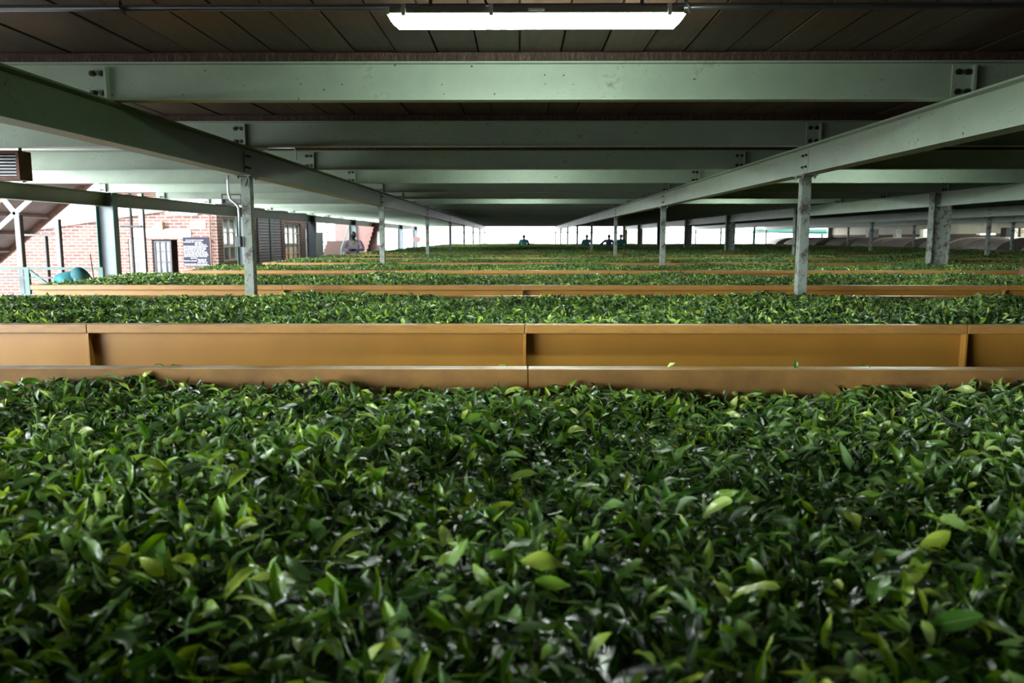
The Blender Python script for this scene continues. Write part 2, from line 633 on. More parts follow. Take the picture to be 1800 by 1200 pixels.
# ------------------------------------------------------------------ I sections
def ibeam(mb, p0, p1, axis, c, z0, z1, fw, ft=0.012, wt=0.010, mi=0):
    """I beam along axis from p0 to p1 with centre c on the other axis"""
    if axis == 'y':
        mb.box(c - fw / 2, c + fw / 2, p0, p1, z0, z0 + ft, mi)
        mb.box(c - fw / 2, c + fw / 2, p0, p1, z1 - ft, z1, mi)
        mb.box(c - wt / 2, c + wt / 2, p0, p1, z0 + ft, z1 - ft, mi)
    else:
        mb.box(p0, p1, c - fw / 2, c + fw / 2, z0, z0 + ft, mi)
        mb.box(p0, p1, c - fw / 2, c + fw / 2, z1 - ft, z1, mi)
        mb.box(p0, p1, c - wt / 2, c + wt / 2, z0 + ft, z1 - ft, mi)


def hexbolt(mb, c, axis, r=0.014, h=0.012, sgn=-1):
    c = Vector(c)
    d = {'x': Vector((1, 0, 0)), 'y': Vector((0, 1, 0)), 'z': Vector((0, 0, 1))}[axis] * sgn
    mb.tube([c, c + d * h], r, 6)
    mb.tube([c + d * h, c + d * (h + 0.010)], r * 0.55, 8)
    return mb


ROWS = [(-7.3, 'wide'), (-2.43, 'slim'), (2.53, 'slim'), (7.37, 'wide'), (12.3, 'slim'), (17.2, 'slim')]
ROWNAME = {-7.3: 'outer left', -2.43: 'inner left', 2.53: 'inner right', 7.37: 'second right', 12.3: 'third right', 17.2: 'fourth right'}
GL = {-7.3: 'shade-darkened green steel girder along the open left side above the brick office',
      -2.43: 'shade-darkened green steel girder on slim posts, nearest girder left of the tube light',
      2.53: 'pale green steel girder on slim posts, nearest girder right of the tube light',
      7.37: 'pale steel girder between the wide columns right of the slim posts',
      12.3: 'pale steel girder beyond the wide columns on the right, on slim posts',
      17.2: 'farthest right pale steel girder, above the grey hoods'}
bolt_mb = {}
for X, kind in ROWS:
    root = empty('roof_girder', (X, 0, ZG0), label=GL[X], cat='girder')
    gm = M['green_shaded'] if X < 0 else M['green']  # left girders take the green with shade in its colour
    m = MB()
    ibeam(m, YB + 0.05, YF - 0.3, 'y', 0, 0, ZG1 - ZG0, 0.14)
    m.build('beam', gm, root)
    side = 1 if X < 0 else -1
    for yp in POSTS_Y:
        if kind == 'slim':
            # splice plate with a fine joint and bolts beside it
            pm = MB().box(min(side * 0.005, side * 0.011), max(side * 0.005, side * 0.011), yp - 0.07, yp + 0.07, 0.03, 0.21)
            pl = pm.build('splice_plate', gm, root, bevel=0.002)
            if yp < 24:
                for yy in (-0.04, 0.04):
                    for zz in (0.07, 0.17):
                        hexbolt(MB(), (side * 0.011, yp + yy, zz), 'x', 0.013, 0.010, side).build('bolt', M['bolt'], pl)

# joists across, with bolted plates where they sit on the girders
JX = [(-7.3, 0), (-2.43, 0), (2.53, 0), (7.37, 0), (12.3, 0), (17.2, 0)]
jm = MB()
ibeam(jm, XL, XR, 'x', 0, 0, ZJ1 - ZJ0, 0.09, 0.010, 0.008)
jmesh = jm.mesh('joist_beam', M['green'])
tm = MB().box(XL, XR, -0.04, 0.04, 0, ZC - ZJ1)
tmesh = tm.mesh('joist_timber', M['timber'])
# the plate: thin cleat standing in front of the web
cm = MB().box(-0.060, 0.055, -0.016, -0.004, 0.010, 0.195).box(0.048, 0.062, -0.05, -0.004, 0.012, 0.19)
cmesh = cm.mesh('cleat_plate', M['green'])
bmesh_ = hexbolt(MB(), (0, -0.016, 0), 'y', 0.018, 0.014, -1).mesh('bolt', M['bolt'])


def link(name, me, parent, loc=(0, 0, 0), rz=0):
    o = bpy.data.objects.new(name, me)
    COL.objects.link(o)
    o.parent = parent
    o.location = loc
    o.rotation_euler.z = rz
    return o


vis = 0
for i, jy in enumerate(JOISTS_Y):
    if jy > YF - 0.2:
        continue
    if jy > 2.6:
        vis += 1
        lab = f'pale green steel joist spanning the ceiling boards, {ORD[vis-1]} joist counted away from the camera'
        if vis == 1:
            lab = 'largest and nearest pale green steel joist, just beyond the bright tube light'
        if jy > YF - 3:
            lab = 'last pale steel joist at the bright open far end'
    else:
        lab = 'pale green steel joist above and behind the camera'
    root = empty('ceiling_joist', (0, jy, ZJ0), label=lab, cat='joist', group='steel ceiling joists')
    link('beam', jmesh, root)
    if jy < 36:
        for X, _k in JX[:5]:
            if abs(X) / max(jy, 1) > 0.72 or (jy > 24 and X > 5):
                continue
            c = link('cleat_plate', cmesh, root, (X - 0.02 if X < 0 else X + 0.02, 0, 0))
            for xx in (-0.03, 0.025):
                for zz in (0.045, 0.155):
                    link('bolt', bmesh_, c, (xx, 0, zz))
    link('timber_packer', tmesh, root, (0, 0, ZJ1 - ZJ0))


# ------------------------------------------------------------------ posts
def slim_post(X, Y, lab):
    root = empty('steel_post', (X, Y, 0), label=lab, cat='post', group='slim steel posts under the girders')
    m = MB().box(-0.042, 0.042, -0.045, 0.045, 0.012, ZG0 - 0.012)
    m.build('shaft', M['green_post'], root, bevel=0.004)
    m = MB().box(-0.07, 0.07, -0.12, 0.12, ZG0 - 0.012, ZG0)
    cap = m.build('cap_plate', M['green_post'], root)
    if Y < 30:
        for xx in (-0.05, 0.05):
            for yy in (-0.09, 0.09):
                hexbolt(MB(), (xx, yy, ZG0 - 0.012), 'z', 0.013, 0.014, -1).build('bolt', M['bolt'], cap)
    g2 = MB()
    g2.prism([(-0.030, ZG0 - 0.012), (0.030, ZG0 - 0.012), (0.0, ZG0 - 0.10)], 'y', -0.052, -0.045)
    g2.build('gusset', M['green_shaded'], root)
    m = MB().box(-0.09, 0.09, -0.09, 0.09, 0, 0.012)
    m.build('base_plate', M['green_post'], root)
    return root


def wide_post(X, Y, lab, green=False):
    root = empty('steel_column', (X, Y, 0), label=lab, cat='column', group='wide steel columns')
    for s in (-1, 1):
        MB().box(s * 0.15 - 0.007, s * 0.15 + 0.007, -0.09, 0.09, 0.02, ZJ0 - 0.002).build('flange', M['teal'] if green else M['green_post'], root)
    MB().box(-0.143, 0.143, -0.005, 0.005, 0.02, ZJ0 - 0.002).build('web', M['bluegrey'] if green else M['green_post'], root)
    MB().box(-0.19, 0.19, -0.14, 0.14, 0, 0.02).build('base_plate', M['green_post'], root)
    if not green:
        MB().box(-0.155, 0.155, -0.098, 0.098, 0.93, 1.02).build('collar', M['rust'], root)
    return root


nth = {}
for X, kind in ROWS:
    for k, yp in enumerate(POSTS_Y):
        if abs(X) / yp > 0.72:
            continue
        nth[X] = nth.get(X, -1) + 1
        o = ORD[nth[X]]
        if kind == 'slim':
            if X == -2.43 and k == 0:
                lab = 'nearest slim steel post on the left, with the grey conduit bent down beside it'
            elif X == 2.53 and k == 0:
                lab = 'nearest slim steel post on the right, its front face dark and flaking'
            else:
                lab = f'slim weathered steel post, {o} back in the {ROWNAME[X]} row'
            slim_post(X, yp, lab)
        else:
            if X > 0 and k == 1:
                lab = 'widest steel column right of the nearest right post, pale left flange'
            elif X < 0 and k == 1:
                lab = 'wide green column between the bending worker and the brick office'
            else:
                lab = f'wide steel column, {o} back in the {ROWNAME[X]} row'
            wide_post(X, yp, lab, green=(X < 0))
wide_post(22.0 - 0.35, 56.2, 'dark teal steel column at the far right end beside the hoods', True)


# ------------------------------------------------------------------ troughs
def trough_parts(root):
    y0, y1 = 0.0, TW
    z = RIM
    RD = 0.065      # rim overhang
    L0, L1 = TX0, TX1
    njoint = [0.03 + RIBS * k for k in range(-2, 8)]
    xs = [L0] + [x for x in njoint if L0 + 0.3 < x < L1 - 0.2] + [L1]
    for nm, (ya, yb, yp0, yp1) in {'near': (y0, y0 + RD, y0 + RD - 0.012, y0 + RD), 'far': (y1 - RD, y1, y1 - RD, y1 - RD + 0.012)}.items():
        # side panel
        MB().box(L0 + 0.01, L1 - 0.01, yp0, yp1, 0.02, z - 0.01).build('side_panel', M['orange'], root)
        # rim: box lip in lengths with hairline joints
        m = MB()
        for a, b in zip(xs[:-1], xs[1:]):
            m.box(a + 0.0012, b - 0.0012, ya, yb, z - 0.047, z)
        m.build('top_rim', M['rim'], root, bevel=0.004)
        m = MB()
        yl = (yb, yb + 0.004) if nm == 'near' else (ya - 0.004, ya)
        for a, b in zip(xs[:-1], xs[1:]):
            m.box(a + 0.0025, b - 0.0025, yl[0], yl[1], z - 0.30, z - 0.003)
        m.build('inner_liner', M['liner'], root)
        yy = (ya + 0.003, yp0) if nm == 'near' else (yp1, yb - 0.003)
        for xj in xs[1:-1]:
            MB().box(xj - 0.007, xj + 0.006, yy[0], yy[1], 0.02, z - 0.047).build('stiffener_rib', M['orange'], root, bevel=0.0015)
        MB().box(L0 + 0.01, L1 - 0.01, ya, yb, 0.0, 0.06).build('kick_rail', M['orange'], root)
    for xa in (L0, L1 - RD):
        m = MB().box(xa, xa + RD, y0 + RD, y1 - RD, z - 0.047, z)
        m.build('end_rim', M['rim'], root, bevel=0.004)
        MB().box(xa + 0.03, xa + 0.042, y0 + RD, y1 - RD, 0.02, z - 0.047).build('end_panel', M['orange'], root)
    MB().box(L0 + 0.05, L1 - 0.05, y0 + RD, y1 - RD, z - 0.34, z - 0.32).build('mesh_bed', M['galv'], root)


TN = 15
TYS = [TY0 - TPITCH] + [TY0 + TPITCH * k for k in range(TN)]
tlabels = ['long ochre withering trough in the foreground, its back rim crossing the picture',
           'ochre withering trough with recessed side panels facing the camera, second from the front',
           'ochre trough whose left end has the teal worker leaning over it',
           'ochre trough whose left end starts below the notice board, fourth from the front']
first = None
for i, ty in enumerate(TYS):
    if first is None:
        first = empty('withering_trough', (0, ty, 0))
        trough_parts(first)
        r = first
    else:
        r = copy_tree(first)
        r.location = (0, ty, 0)
    lab = tlabels[i] if i < len(tlabels) else f'long ochre withering trough full of leaf, {ORD[i]} from the front'
    if i == len(TYS) - 1:
        lab = 'farthest ochre withering trough at the bright open end'
    tag(r, lab, 'trough', 'withering troughs')


# ------------------------------------------------------------------ leaves
def leaf_arrays(rng, n, cx, cy, cz, L, W, yaw, pitch, roll, curl, fold, tint, nu, nv, wave=0.15):
    u = np.linspace(0, 1, nu + 1)
    v = np.linspace(-1, 1, nv + 1)
    prof = np.sin(np.pi * np.clip(u, 0, 1) ** 0.78) ** 1.05
    prof[0] = 0.03
    prof[-1] = 0.0
    # centreline
    th = curl[:, None] * (u[None, :] - 0.35)
    du = 1.0 / nu
    xc = np.concatenate([np.zeros((n, 1)), np.cumsum(np.cos((th[:, 1:] + th[:, :-1]) / 2) * du, 1)], 1) - 0.5
    zc = np.concatenate([np.zeros((n, 1)), np.cumsum(np.sin((th[:, 1:] + th[:, :-1]) / 2) * du, 1)], 1)
    zc -= zc.mean(1, keepdims=True)
    ph = rng.uniform(0, 6.28, (n, 1, 1))
    w = (W[:, None] * prof[None, :])[:, :, None]
    vv = v[None, None, :]
    fo = fold[:, None, None]
    ly = w * vv * np.cos(fo)
    lz_off = w * np.abs(vv) * np.sin(fo) + wave * w * np.sin(9 * u[None, :, None] + ph) * vv ** 2 * np.sign(vv)
    X = (xc * L[:, None])[:, :, None] - np.sin(th)[:, :, None] * lz_off
    Y = ly + 0 * X
    Z = (zc * L[:, None])[:, :, None] + np.cos(th)[:, :, None] * lz_off
    # roll (about x), pitch (about y), yaw (z)
    cr, sr = np.cos(roll)[:, None, None], np.sin(roll)[:, None, None]
    Y, Z = Y * cr - Z * sr, Y * sr + Z * cr
    cp, sp = np.cos(pitch)[:, None, None], np.sin(pitch)[:, None, None]
    X, Z = X * cp - Z * sp, X * sp + Z * cp
    cw, sw = np.cos(yaw)[:, None, None], np.sin(yaw)[:, None, None]
    X, Y = X * cw - Y * sw, X * sw + Y * cw
    X = X + cx[:, None, None]
    Y = Y + cy[:, None, None]
    Z = Z + cz[:, None, None]
    verts = np.stack([X, Y, Z], -1).reshape(-1, 3)
    pv = (nu + 1) * (nv + 1)
    iu, iv = np.meshgrid(np.arange(nu), np.arange(nv), indexing='ij')
    a = (iu * (nv + 1) + iv).ravel()
    quad = np.stack([a, a + (nv + 1), a + (nv + 2), a + 1], 1)
    faces = (quad[None] + (np.arange(n) * pv)[:, None, None]).reshape(-1, 4)
    UU, VV = np.meshgrid(u, (v + 1) / 2, indexing='ij')
    uvv = np.tile(np.stack([UU.ravel(), VV.ravel()], 1), (n, 1))
    tints = np.repeat(tint, pv)
    return verts, faces, uvv, tints


def arrays_to_mesh(name, parts, m):
    off = 0
    V, F, U, T = [], [], [], []
    for v, f, u, t in parts:
        V.append(v)
        F.append(f + off)
        U.append(u)
        T.append(t)
        off += len(v)
    V, F, U, T = np.concatenate(V), np.concatenate(F), np.concatenate(U), np.concatenate(T)
    me = bpy.data.meshes.new(name)
    me.vertices.add(len(V))
    me.vertices.foreach_set('co', V.astype(np.float32).ravel())
    me.loops.add(F.size)
    me.loops.foreach_set('vertex_index', F.astype(np.int32).ravel())
    me.polygons.add(len(F))
    me.polygons.foreach_set('loop_start', np.arange(0, F.size, 4, dtype=np.int32))
    me.polygons.foreach_set('use_smooth', np.ones(len(F), dtype=bool))
    uvl = me.uv_layers.new(name='UVMap')
    uvl.data.foreach_set('uv', U[F.ravel()].astype(np.float32).ravel())
    at = me.attributes.new('tint', 'FLOAT', 'POINT')
    at.data.foreach_set('value', T.astype(np.float32))
    me.materials.append(m)
    me.update()
    me.validate()
    return me


def mound(x, y, s=0.0, amp=1.0):
    return amp * (0.024 * np.sin(2.1 * x + 1.3 * y + s) + 0.014 * np.sin(-3.7 * x + 2.9 * y + 1.7 * s) +
                  0.010 * np.sin(7.3 * x - 5.1 * y + 2.0 * s) + 0.007 * np.sin(13.0 * x + 11.0 * y + s) + 0.006 * np.sin(-9 * x + 17 * y))


def leaf_set(rng, n, x0, x1, y0, y1, zfun, nu, nv, Lr=(0.035, 0.075), depth=0.035, up=0.12, seed=0.0, young=0.28, yfun=None):
    cx = rng.uniform(x0, x1, n)
    cy = rng.uniform(y0, y1, n)
    L = rng.uniform(Lr[0], Lr[1], n) * rng.choice([0.75, 1.0, 1.15], n)
    W = L * rng.uniform(0.12, 0.21, n)
    yaw = rng.uniform(0, 2 * np.pi, n)
    pitch = rng.normal(0, 0.55, n)
    isup = rng.random(n) < up
    pitch = np.where(isup, rng.uniform(0.5, 1.35, n), pitch)
    roll = rng.normal(0, 0.9, n)
    curl = rng.normal(-0.5, 0.95, n)
    fold = rng.uniform(0.10, 1.05, n)
    lay = rng.random(n)
    cz = zfun(cx, cy) - depth * lay ** 1.3 + np.where(isup, 0.006, 0)
    patch = 0.5 + 0.5 * np.sin(1.9 * cx + seed) * np.sin(2.3 * cy + 0.6 + seed)
    tint = rng.beta(0.95, 1.35, n) * 0.82 + 0.02
    yg = rng.random(n) < young * (0.6 + 0.8 * patch)
    tint = np.where(yg, rng.uniform(0.68, 1.0, n), tint)
    L = np.where(yg, L * 0.9, L)
    return leaf_arrays(rng, n, cx, cy, cz, L, W, yaw, pitch, roll, curl, fold, tint, nu, nv)


def stem_set(rng, n, x0, x1, y0, y1, zfun, nu=4):
    cx, cy = rng.uniform(x0, x1, n), rng.uniform(y0, y1, n)
    L = rng.uniform(0.03, 0.085, n)
    W = rng.uniform(0.0012, 0.0020, n)
    return leaf_arrays(rng, n, cx, cy, zfun(cx, cy) - 0.006 * rng.random(n), L, W, rng.uniform(0, 6.28, n), rng.normal(0, 0.35, n),
                       rng.uniform(0, 3, n), rng.normal(0, 1.0, n), np.full(n, 1.0), rng.uniform(0.6, 0.95, n), nu, 2, 0)


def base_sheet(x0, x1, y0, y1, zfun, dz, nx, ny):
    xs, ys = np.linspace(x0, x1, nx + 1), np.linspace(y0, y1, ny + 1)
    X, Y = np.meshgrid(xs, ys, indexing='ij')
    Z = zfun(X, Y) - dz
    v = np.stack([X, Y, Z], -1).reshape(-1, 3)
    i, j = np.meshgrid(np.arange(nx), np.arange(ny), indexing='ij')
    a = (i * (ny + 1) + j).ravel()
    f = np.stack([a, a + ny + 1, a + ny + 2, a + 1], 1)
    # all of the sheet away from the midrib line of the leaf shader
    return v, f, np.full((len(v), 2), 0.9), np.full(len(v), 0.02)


rng = np.random.default_rng(11)
Y1A, Y1B = TYS[0] + 0.085, TYS[0] + TW - 0.075


def z_first(x, y):
    e = np.clip((y - 2.2) / 0.45, 0, 1)
    return RIM - 0.056 + mound(x, y, 0.4, 1.0) * (1 - 0.35 * e) - 0.004 * e


parts = [base_sheet(TX0 + 0.08, TX1 - 0.08, Y1A, Y1B, z_first, 0.115, 600, 60),
         leaf_set(rng, 37000, -2.4, 2.4, Y1A, Y1B, z_first, 7, 4, (0.032, 0.068), 0.100, 0.24, 0.3, 0.30),
         leaf_set(rng, 14000, TX0 + 0.09, -2.4, Y1A, Y1B, z_first, 2, 2, (0.045, 0.075), 0.05, 0.22),
         leaf_set(rng, 46000, 2.4, TX1 - 0.09, Y1A, Y1B, z_first, 2, 2, (0.045, 0.075), 0.05, 0.22),
         stem_set(rng, 2600, -2.6, 2.6, Y1A, Y1B, z_first, 5)]
me = arrays_to_mesh('tea_leaves', parts, M['leaf'])
o = bpy.data.objects.new('tea_leaves', me)
COL.objects.link(o)
tag(o, 'deep bed of loose fresh tea leaves filling the foreground trough', 'tea leaves', 'beds of tea leaves', 'stuff')


# second trough: own mesh
def z_rest(x, y):
    e = np.minimum(1, np.minimum(np.abs(y), np.abs(TW - y)) / 0.25)
    return RIM - 0.012 + 0.022 * e + mound(x, y, 2.2, 0.62)


def z_rest_b(x, y):
    return z_rest(x, y + 0.0) + 0.02 + 0.05 * np.clip(np.sin(1.1 * x + 0.6) * np.sin(0.47 * x + 2) - 0.15, 0, 1)


YA, YBb = 0.078, TW - 0.078
parts = [base_sheet(TX0 + 0.08, TX1 - 0.08, YA, YBb, z_rest, 0.075, 400, 30),
         leaf_set(rng, 52000, TX0 + 0.09, 4.9, YA, YBb, z_rest, 4, 2, (0.036, 0.070), 0.065, 0.25, 1.0, 0.34),
         leaf_set(rng, 34000, 4.9, TX1 - 0.09, YA, YBb, z_rest, 2, 2, (0.045, 0.075), 0.05, 0.22)]
me = arrays_to_mesh('tea_leaves', parts, M['leaf'])
o = bpy.data.objects.new('tea_leaves', me)
COL.objects.link(o)
o.location.y = TYS[1]
tag(o, 'bed of tea leaves heaped level with the rim of the second trough', 'tea leaves', 'beds of tea leaves', 'stuff')

meshes = []
for zf, sd in ((z_rest, 3.0), (z_rest_b, 5.0)):
    parts = [base_sheet(TX0 + 0.08, TX1 - 0.08, YA, YBb, zf, 0.05, 300, 16),
             leaf_set(rng, 100000, TX0 + 0.09, TX1 - 0.09, YA, YBb, zf, 2, 2, (0.045, 0.080), 0.042, 0.28, sd, 0.38)]
    meshes.append(arrays_to_mesh('tea_leaves', parts, M['leaf']))
for i in range(2, len(TYS)):
    me = meshes[0] if (i < 9 and i % 2 == 0) or (i < 9 and i % 3 == 0) else meshes[1] if i >= 9 else meshes[0]
    o = bpy.data.objects.new('tea_leaves', me)
    COL.objects.link(o)
    if i % 2:
        o.rotation_euler.z = math.pi
        o.location = (TX0 + TX1, TYS[i] + TW, 0)
    else:
        o.location = (0, TYS[i], 0)
    lab = {2: 'bed of tea leaves beside the bending worker, level with its ochre rim',
           len(TYS) - 1: 'farthest bed of tea leaves against the bright open end'}.get(
        i, f'bed of tea leaves in the {ORD[i]} trough from the front')
    tag(o, lab, 'tea leaves', 'beds of tea leaves', 'stuff')

# the largest loose leaves lying on top of the nearest bed, each its own object
leaf_variants = []
for q in range(12):
    r1 = np.random.default_rng(100 + q)
    L = np.array([r1.uniform(0.050, 0.078)])
    a1 = leaf_arrays(r1, 1, np.zeros(1), np.zeros(1), np.zeros(1), L, L * r1.uniform(0.15, 0.22), np.zeros(1), np.zeros(1), np.zeros(1),
                     np.array([r1.uniform(-1.5, 0.6)]), np.array([r1.uniform(0.1, 0.7)]), np.array([r1.uniform(0.40, 0.95)]), 14, 6, 0.2)
    leaf_variants.append(arrays_to_mesh('tea_leaf', [a1], M['leaf']))
for q in range(220):
    y = 0.95 + 1.75 * random.random() ** 0.9
    x = random.uniform(-1, 1) * (0.66 * y + 0.05)
    o = bpy.data.objects.new('tea_leaf', leaf_variants[q % 12])
    COL.objects.link(o)
    o.location = (x, y, float(z_first(np.array(x), np.array(y))) + random.uniform(0.004, 0.016))
    upright = random.random() < 0.22
    o.rotation_euler = (random.gauss(0, 0.5), (-random.uniform(0.5, 1.2) if upright else random.gauss(0, 0.3)), random.uniform(0, 6.28))
    tag(o, 'large fresh tea leaf lying on top of the foreground leaf bed', 'tea leaf', 'large loose leaves on the foreground bed')

strays = [((1181, 642), (0.1, -0.5, 0.4), 'stray pale tea leaf standing on the foreground rim right of centre', 0),
          ((283, 650), (0, 0.1, 0.3), 'stray dark curled tea leaf on the foreground rim at the left', 0),
          ((310, 645), (0, 0, 0.1), 'stray tea leaf lying flat along the foreground rim at the left', 0),
          ((885, 644), (0, 0, 0.2), 'small stray tea leaf on the foreground rim beside the rim joint', 0),
          ((1522, 641), (0, 0.1, 0.1), 'stray tea leaf on the foreground rim at the right', 0),
          ((1398, 645), (0, -1.2, 1.4), 'upright tea leaf stuck against the foreground rim at the right', 0)]
for q, ((px, py), rot, lab, _z) in enumerate(strays):
    p = P(px, py, 2.76)
    o = bpy.data.objects.new('tea_leaf', leaf_variants[(q * 5) % 12])
    COL.objects.link(o)
    o.scale = (0.6, 0.6, 0.6)
    o.location = (p.x, 2.755, RIM + (0.012 if q in (0, 5) else 0.005))
    o.rotation_euler = rot
    tag(o, lab, 'tea leaf')


# ------------------------------------------------------------------ lamps
def lamp(x, y, lab):
    zb = CAMZ + 0.893
    root = empty('tube_light', (x, y, zb), label=lab, cat='light', group='sealed fluorescent tube lights')
    hl = 0.628
    # housing: shallow trough section with tapered ends
    m = MB()
    sec = [(-0.042, 0.040), (-0.047, 0.048), (-0.036, 0.076), (0.036, 0.076), (0.047, 0.048), (0.042, 0.040)]
    m.prism([(a, b) for a, b in sec], 'x', -hl + 0.006, hl - 0.006)
    m.build('housing', M['gasket'], root, bevel=0.003)
    # diffuser: tapering down and inwards, sloped ends
    top = [(-hl, -0.048, 0.040), (hl, -0.048, 0.040), (hl, 0.048, 0.040), (-hl, 0.048, 0.040)]
    mid = [(-hl + 0.010, -0.046, 0.026), (hl - 0.010, -0.046, 0.026), (hl - 0.010, 0.046, 0.026), (-hl + 0.010, 0.046, 0.026)]
    bot = [(-hl + 0.038, -0.034, 0.0), (hl - 0.038, -0.034, 0.0), (hl - 0.038, 0.034, 0.0), (-hl + 0.038, 0.034, 0.0)]
    fs = []
    for r_ in (0, 4):
        for k_ in range(4):
            fs.append((r_ + k_, r_ + (k_ + 1) % 4, r_ + (k_ + 1) % 4 + 4, r_ + k_ + 4))
    fs += [(8, 9, 10, 11), (3, 2, 1, 0)]
    d = MB()
    d.add(top + mid + bot, fs)
    d.build('diffuser', M['lamp'], root)
    for cx_ in (-0.56, -0.19, 0.56):
        c = MB().prism([(-0.054, 0.034), (-0.048, 0.034), (-0.048, 0.077), (0.048, 0.077), (0.048, 0.034), (0.054, 0.034), (0.054, 0.082), (-0.054, 0.082)], 'x', cx_ - 0.008, cx_ + 0.008)
        c.build('clip', M['clip'], root)
    MB().box(-0.035, 0.035, -0.047, -0.040, 0.056, 0.066).build('maker_plate', M['clip'], root)
    # hanger up to the boards
    for xx in (-0.45, 0.45):
        MB().tube([(xx, 0, 0.078), (xx, 0, ZC - zb)], 0.008, 8).build('hanger', M['black'], root)
    return root


lamp(0.07, 3.55, 'brightly lit sealed tube light at the top of the picture')
lamp(0.07, 10.5, 'lit tube light hidden above the third joist, central bay')
lamp(0.07, 17.7, 'lit tube light above the central bay, farther back')
lamp(5.0, 10.5, 'lit tube light above the bay right of the slim posts')
lamp(19.3, 31.0, 'added unseen fill light high above the fan hoods at the right')  # no fixture seen here, added to brighten cabinets and right wall
lamp(19.3, 38.0, 'added unseen fill light above the farther fan hoods at the right')  # second unseen light, added to brighten the same side
lamp(5.0, 17.7, 'lit tube light above the right bay, farther back')

# black pipe across the ceiling with clips
root = empty('ceiling_pipe', (0, 3.63, CAMZ + 0.998), label='long black pipe running across the boards above the tube light', cat='pipe')
MB().tube([(XL, 0, 0), (XR, 0, 0)], 0.015, 12).build('pipe', M['black'], root, smooth=True)
for x in (-1.75, -0.15, 0.72, 2.2):
    MB().tube([(x, 0, 0.024), (x + 0.01, -0.024, 0.0), (x + 0.02, 0, -0.024), (x + 0.01, 0.024, 0), (x, 0, 0.024), (x, 0, 0.032)], 0.006, 6).build('pipe_clip', M['darkframe'], root)

# conduit at nearest left post with switch box
yq = 7.16
pts = [P(411, 308, yq), P(411, 318, yq), P(412, 340, yq), P(415, 350, yq), P(426, 359, yq), P(430, 365, yq), P(431, 380, yq), P(432, 415, yq)]
pts = [(p.x, yq, p.z) for p in pts]
root = empty('bent_conduit', pts[-1], label='grey electrical conduit bent twice beside the nearest left post', cat='conduit')
o = MB().tube([Vector(p) - Vector(pts[-1]) for p in pts], 0.012, 10).build('pipe', M['galv'], root, smooth=True)
root.location.x = -2.50
p = P(428, 424, yq)
root2 = empty('switch_box', (-2.50, yq, p.z), label='small pale grey switch box on the left side of the nearest left post', cat='switch')
MB().box(-0.03, 0.015, -0.035, 0.035, -0.05, 0.045).build('housing', M['bluegrey'], root2, bevel=0.004)
MB().box(-0.036, -0.03, -0.012, 0.012, -0.01, 0.02).build('switch', M['white'], root2)

# white conduit under the left joists
root = empty('white_conduit', (0, 9.36, 0), label='straight white conduit with clips below the third joist at the left', cat='conduit')
z = P(90, 262, 9.36).z
MB().tube([(-7.2, 0, z), (-2.9, 0, z)], 0.016, 10).build('pipe', M['white'], root, smooth=True)
for i in range(16):
    x = -6.1 + i * 0.19
    MB().box(x, x + 0.012, -0.012, 0.012, z + 0.012, ZJ0 if z + 0.03 < ZJ0 else z + 0.05).build('pipe_clip', M['white'], root)
root = empty('blue_conduit', (0, 9.40, 0), label='thin white and blue conduit with a short drop left of the centre joists', cat='conduit')
z = P(490, 260, 9.40).z
MB().tube([(-2.95, 0, z), (-2.60, 0, z), (-2.58, 0, z - 0.13)], 0.009, 8).build('pipe', M['galv'], root, smooth=True)


# ------------------------------------------------------------------ slatted fan boxes hanging under the roof
def louvre_box(c, wx, wz, dy, lab, frame, ns=7):
    root = empty('louvred_fan_box', c, label=lab, cat='vent')
    m = MB()
    t = 0.03
    m.box(-wx / 2, wx / 2, 0, dy, -wz / 2, -wz / 2 + t).box(-wx / 2, wx / 2, 0, dy, wz / 2 - t, wz / 2)
    m.box(-wx / 2, -wx / 2 + t, 0, dy, -wz / 2 + t, wz / 2 - t).box(wx / 2 - t, wx / 2, 0, dy, -wz / 2 + t, wz / 2 - t)
    m.build('frame', frame, root)
    s = MB()
    for i in range(ns):
        z = -wz / 2 + t + (i + 0.5) * (wz - 2 * t) / ns
        s.bar((-wx / 2 + t, dy * 0.3, z), (wx / 2 - t, dy * 0.3, z), 0.03, 0.006)
    s.build('slats', M['galv'], root)
    s = MB()
    for i in range(5):
        x = -wx / 2 + t + (i + 0.5) * (wx - 2 * t) / 5
        s.box(x - 0.005, x + 0.005, dy * 0.5, dy * 0.52, -wz / 2 + t, wz / 2 - t)
    s.box(-wx / 2 + t, wx / 2 - t, dy * 0.8, dy * 0.85, -wz / 2 + t, wz / 2 - t)
    s.build('guard', M['darkframe'], root)
    for x in (-wx / 2 + 0.04, wx / 2 - 0.04):
        MB().box(x - 0.01, x + 0.01, dy / 2 - 0.01, dy / 2 + 0.01, wz / 2, max(ZC - c[2], wz / 2 + 0.02)).build('hanger', M['darkframe'], root)
    return root


p = P(-15, 290, 7.6)
louvre_box((p.x, 7.6, p.z), 0.52, 0.27, 0.2, 'dark framed slatted fan box under the joists at the left edge', M['rust'])
p = P(407, 350, 16.5)
louvre_box((p.x, 16.5, p.z), 0.42, 0.22, 0.2, 'dark louvred vent box beside the bent conduit', M['darkframe'])

# ------------------------------------------------------------------ left: brick office
YW, XC = 21.2, -8.0
mb = MB()
gx = [(-24.0, 0.0), (-24.0, 0.70), (-12.2, 1.785), (XC, 2.385), (XC, 0.0)]
# front wall with door opening (x 268..313) and side door (x 226..250)
dxa, dxb = P(268, 450, YW).x, P(313, 450, YW).x
dz = P(290, 421, YW).z
exa, exb = P(226, 450, YW).x, P(250, 450, YW).x
ez = P(238, 420, YW).z


def topz(x):
    return 1.785 + (x + 12.2) * 0.1425


def wallpiece(xa, xb, z0):
    mb.prism([(xa, z0), (xb, z0), (xb, topz(xb)), (xa, topz(xa))], 'y', YW, YW + 0.22)


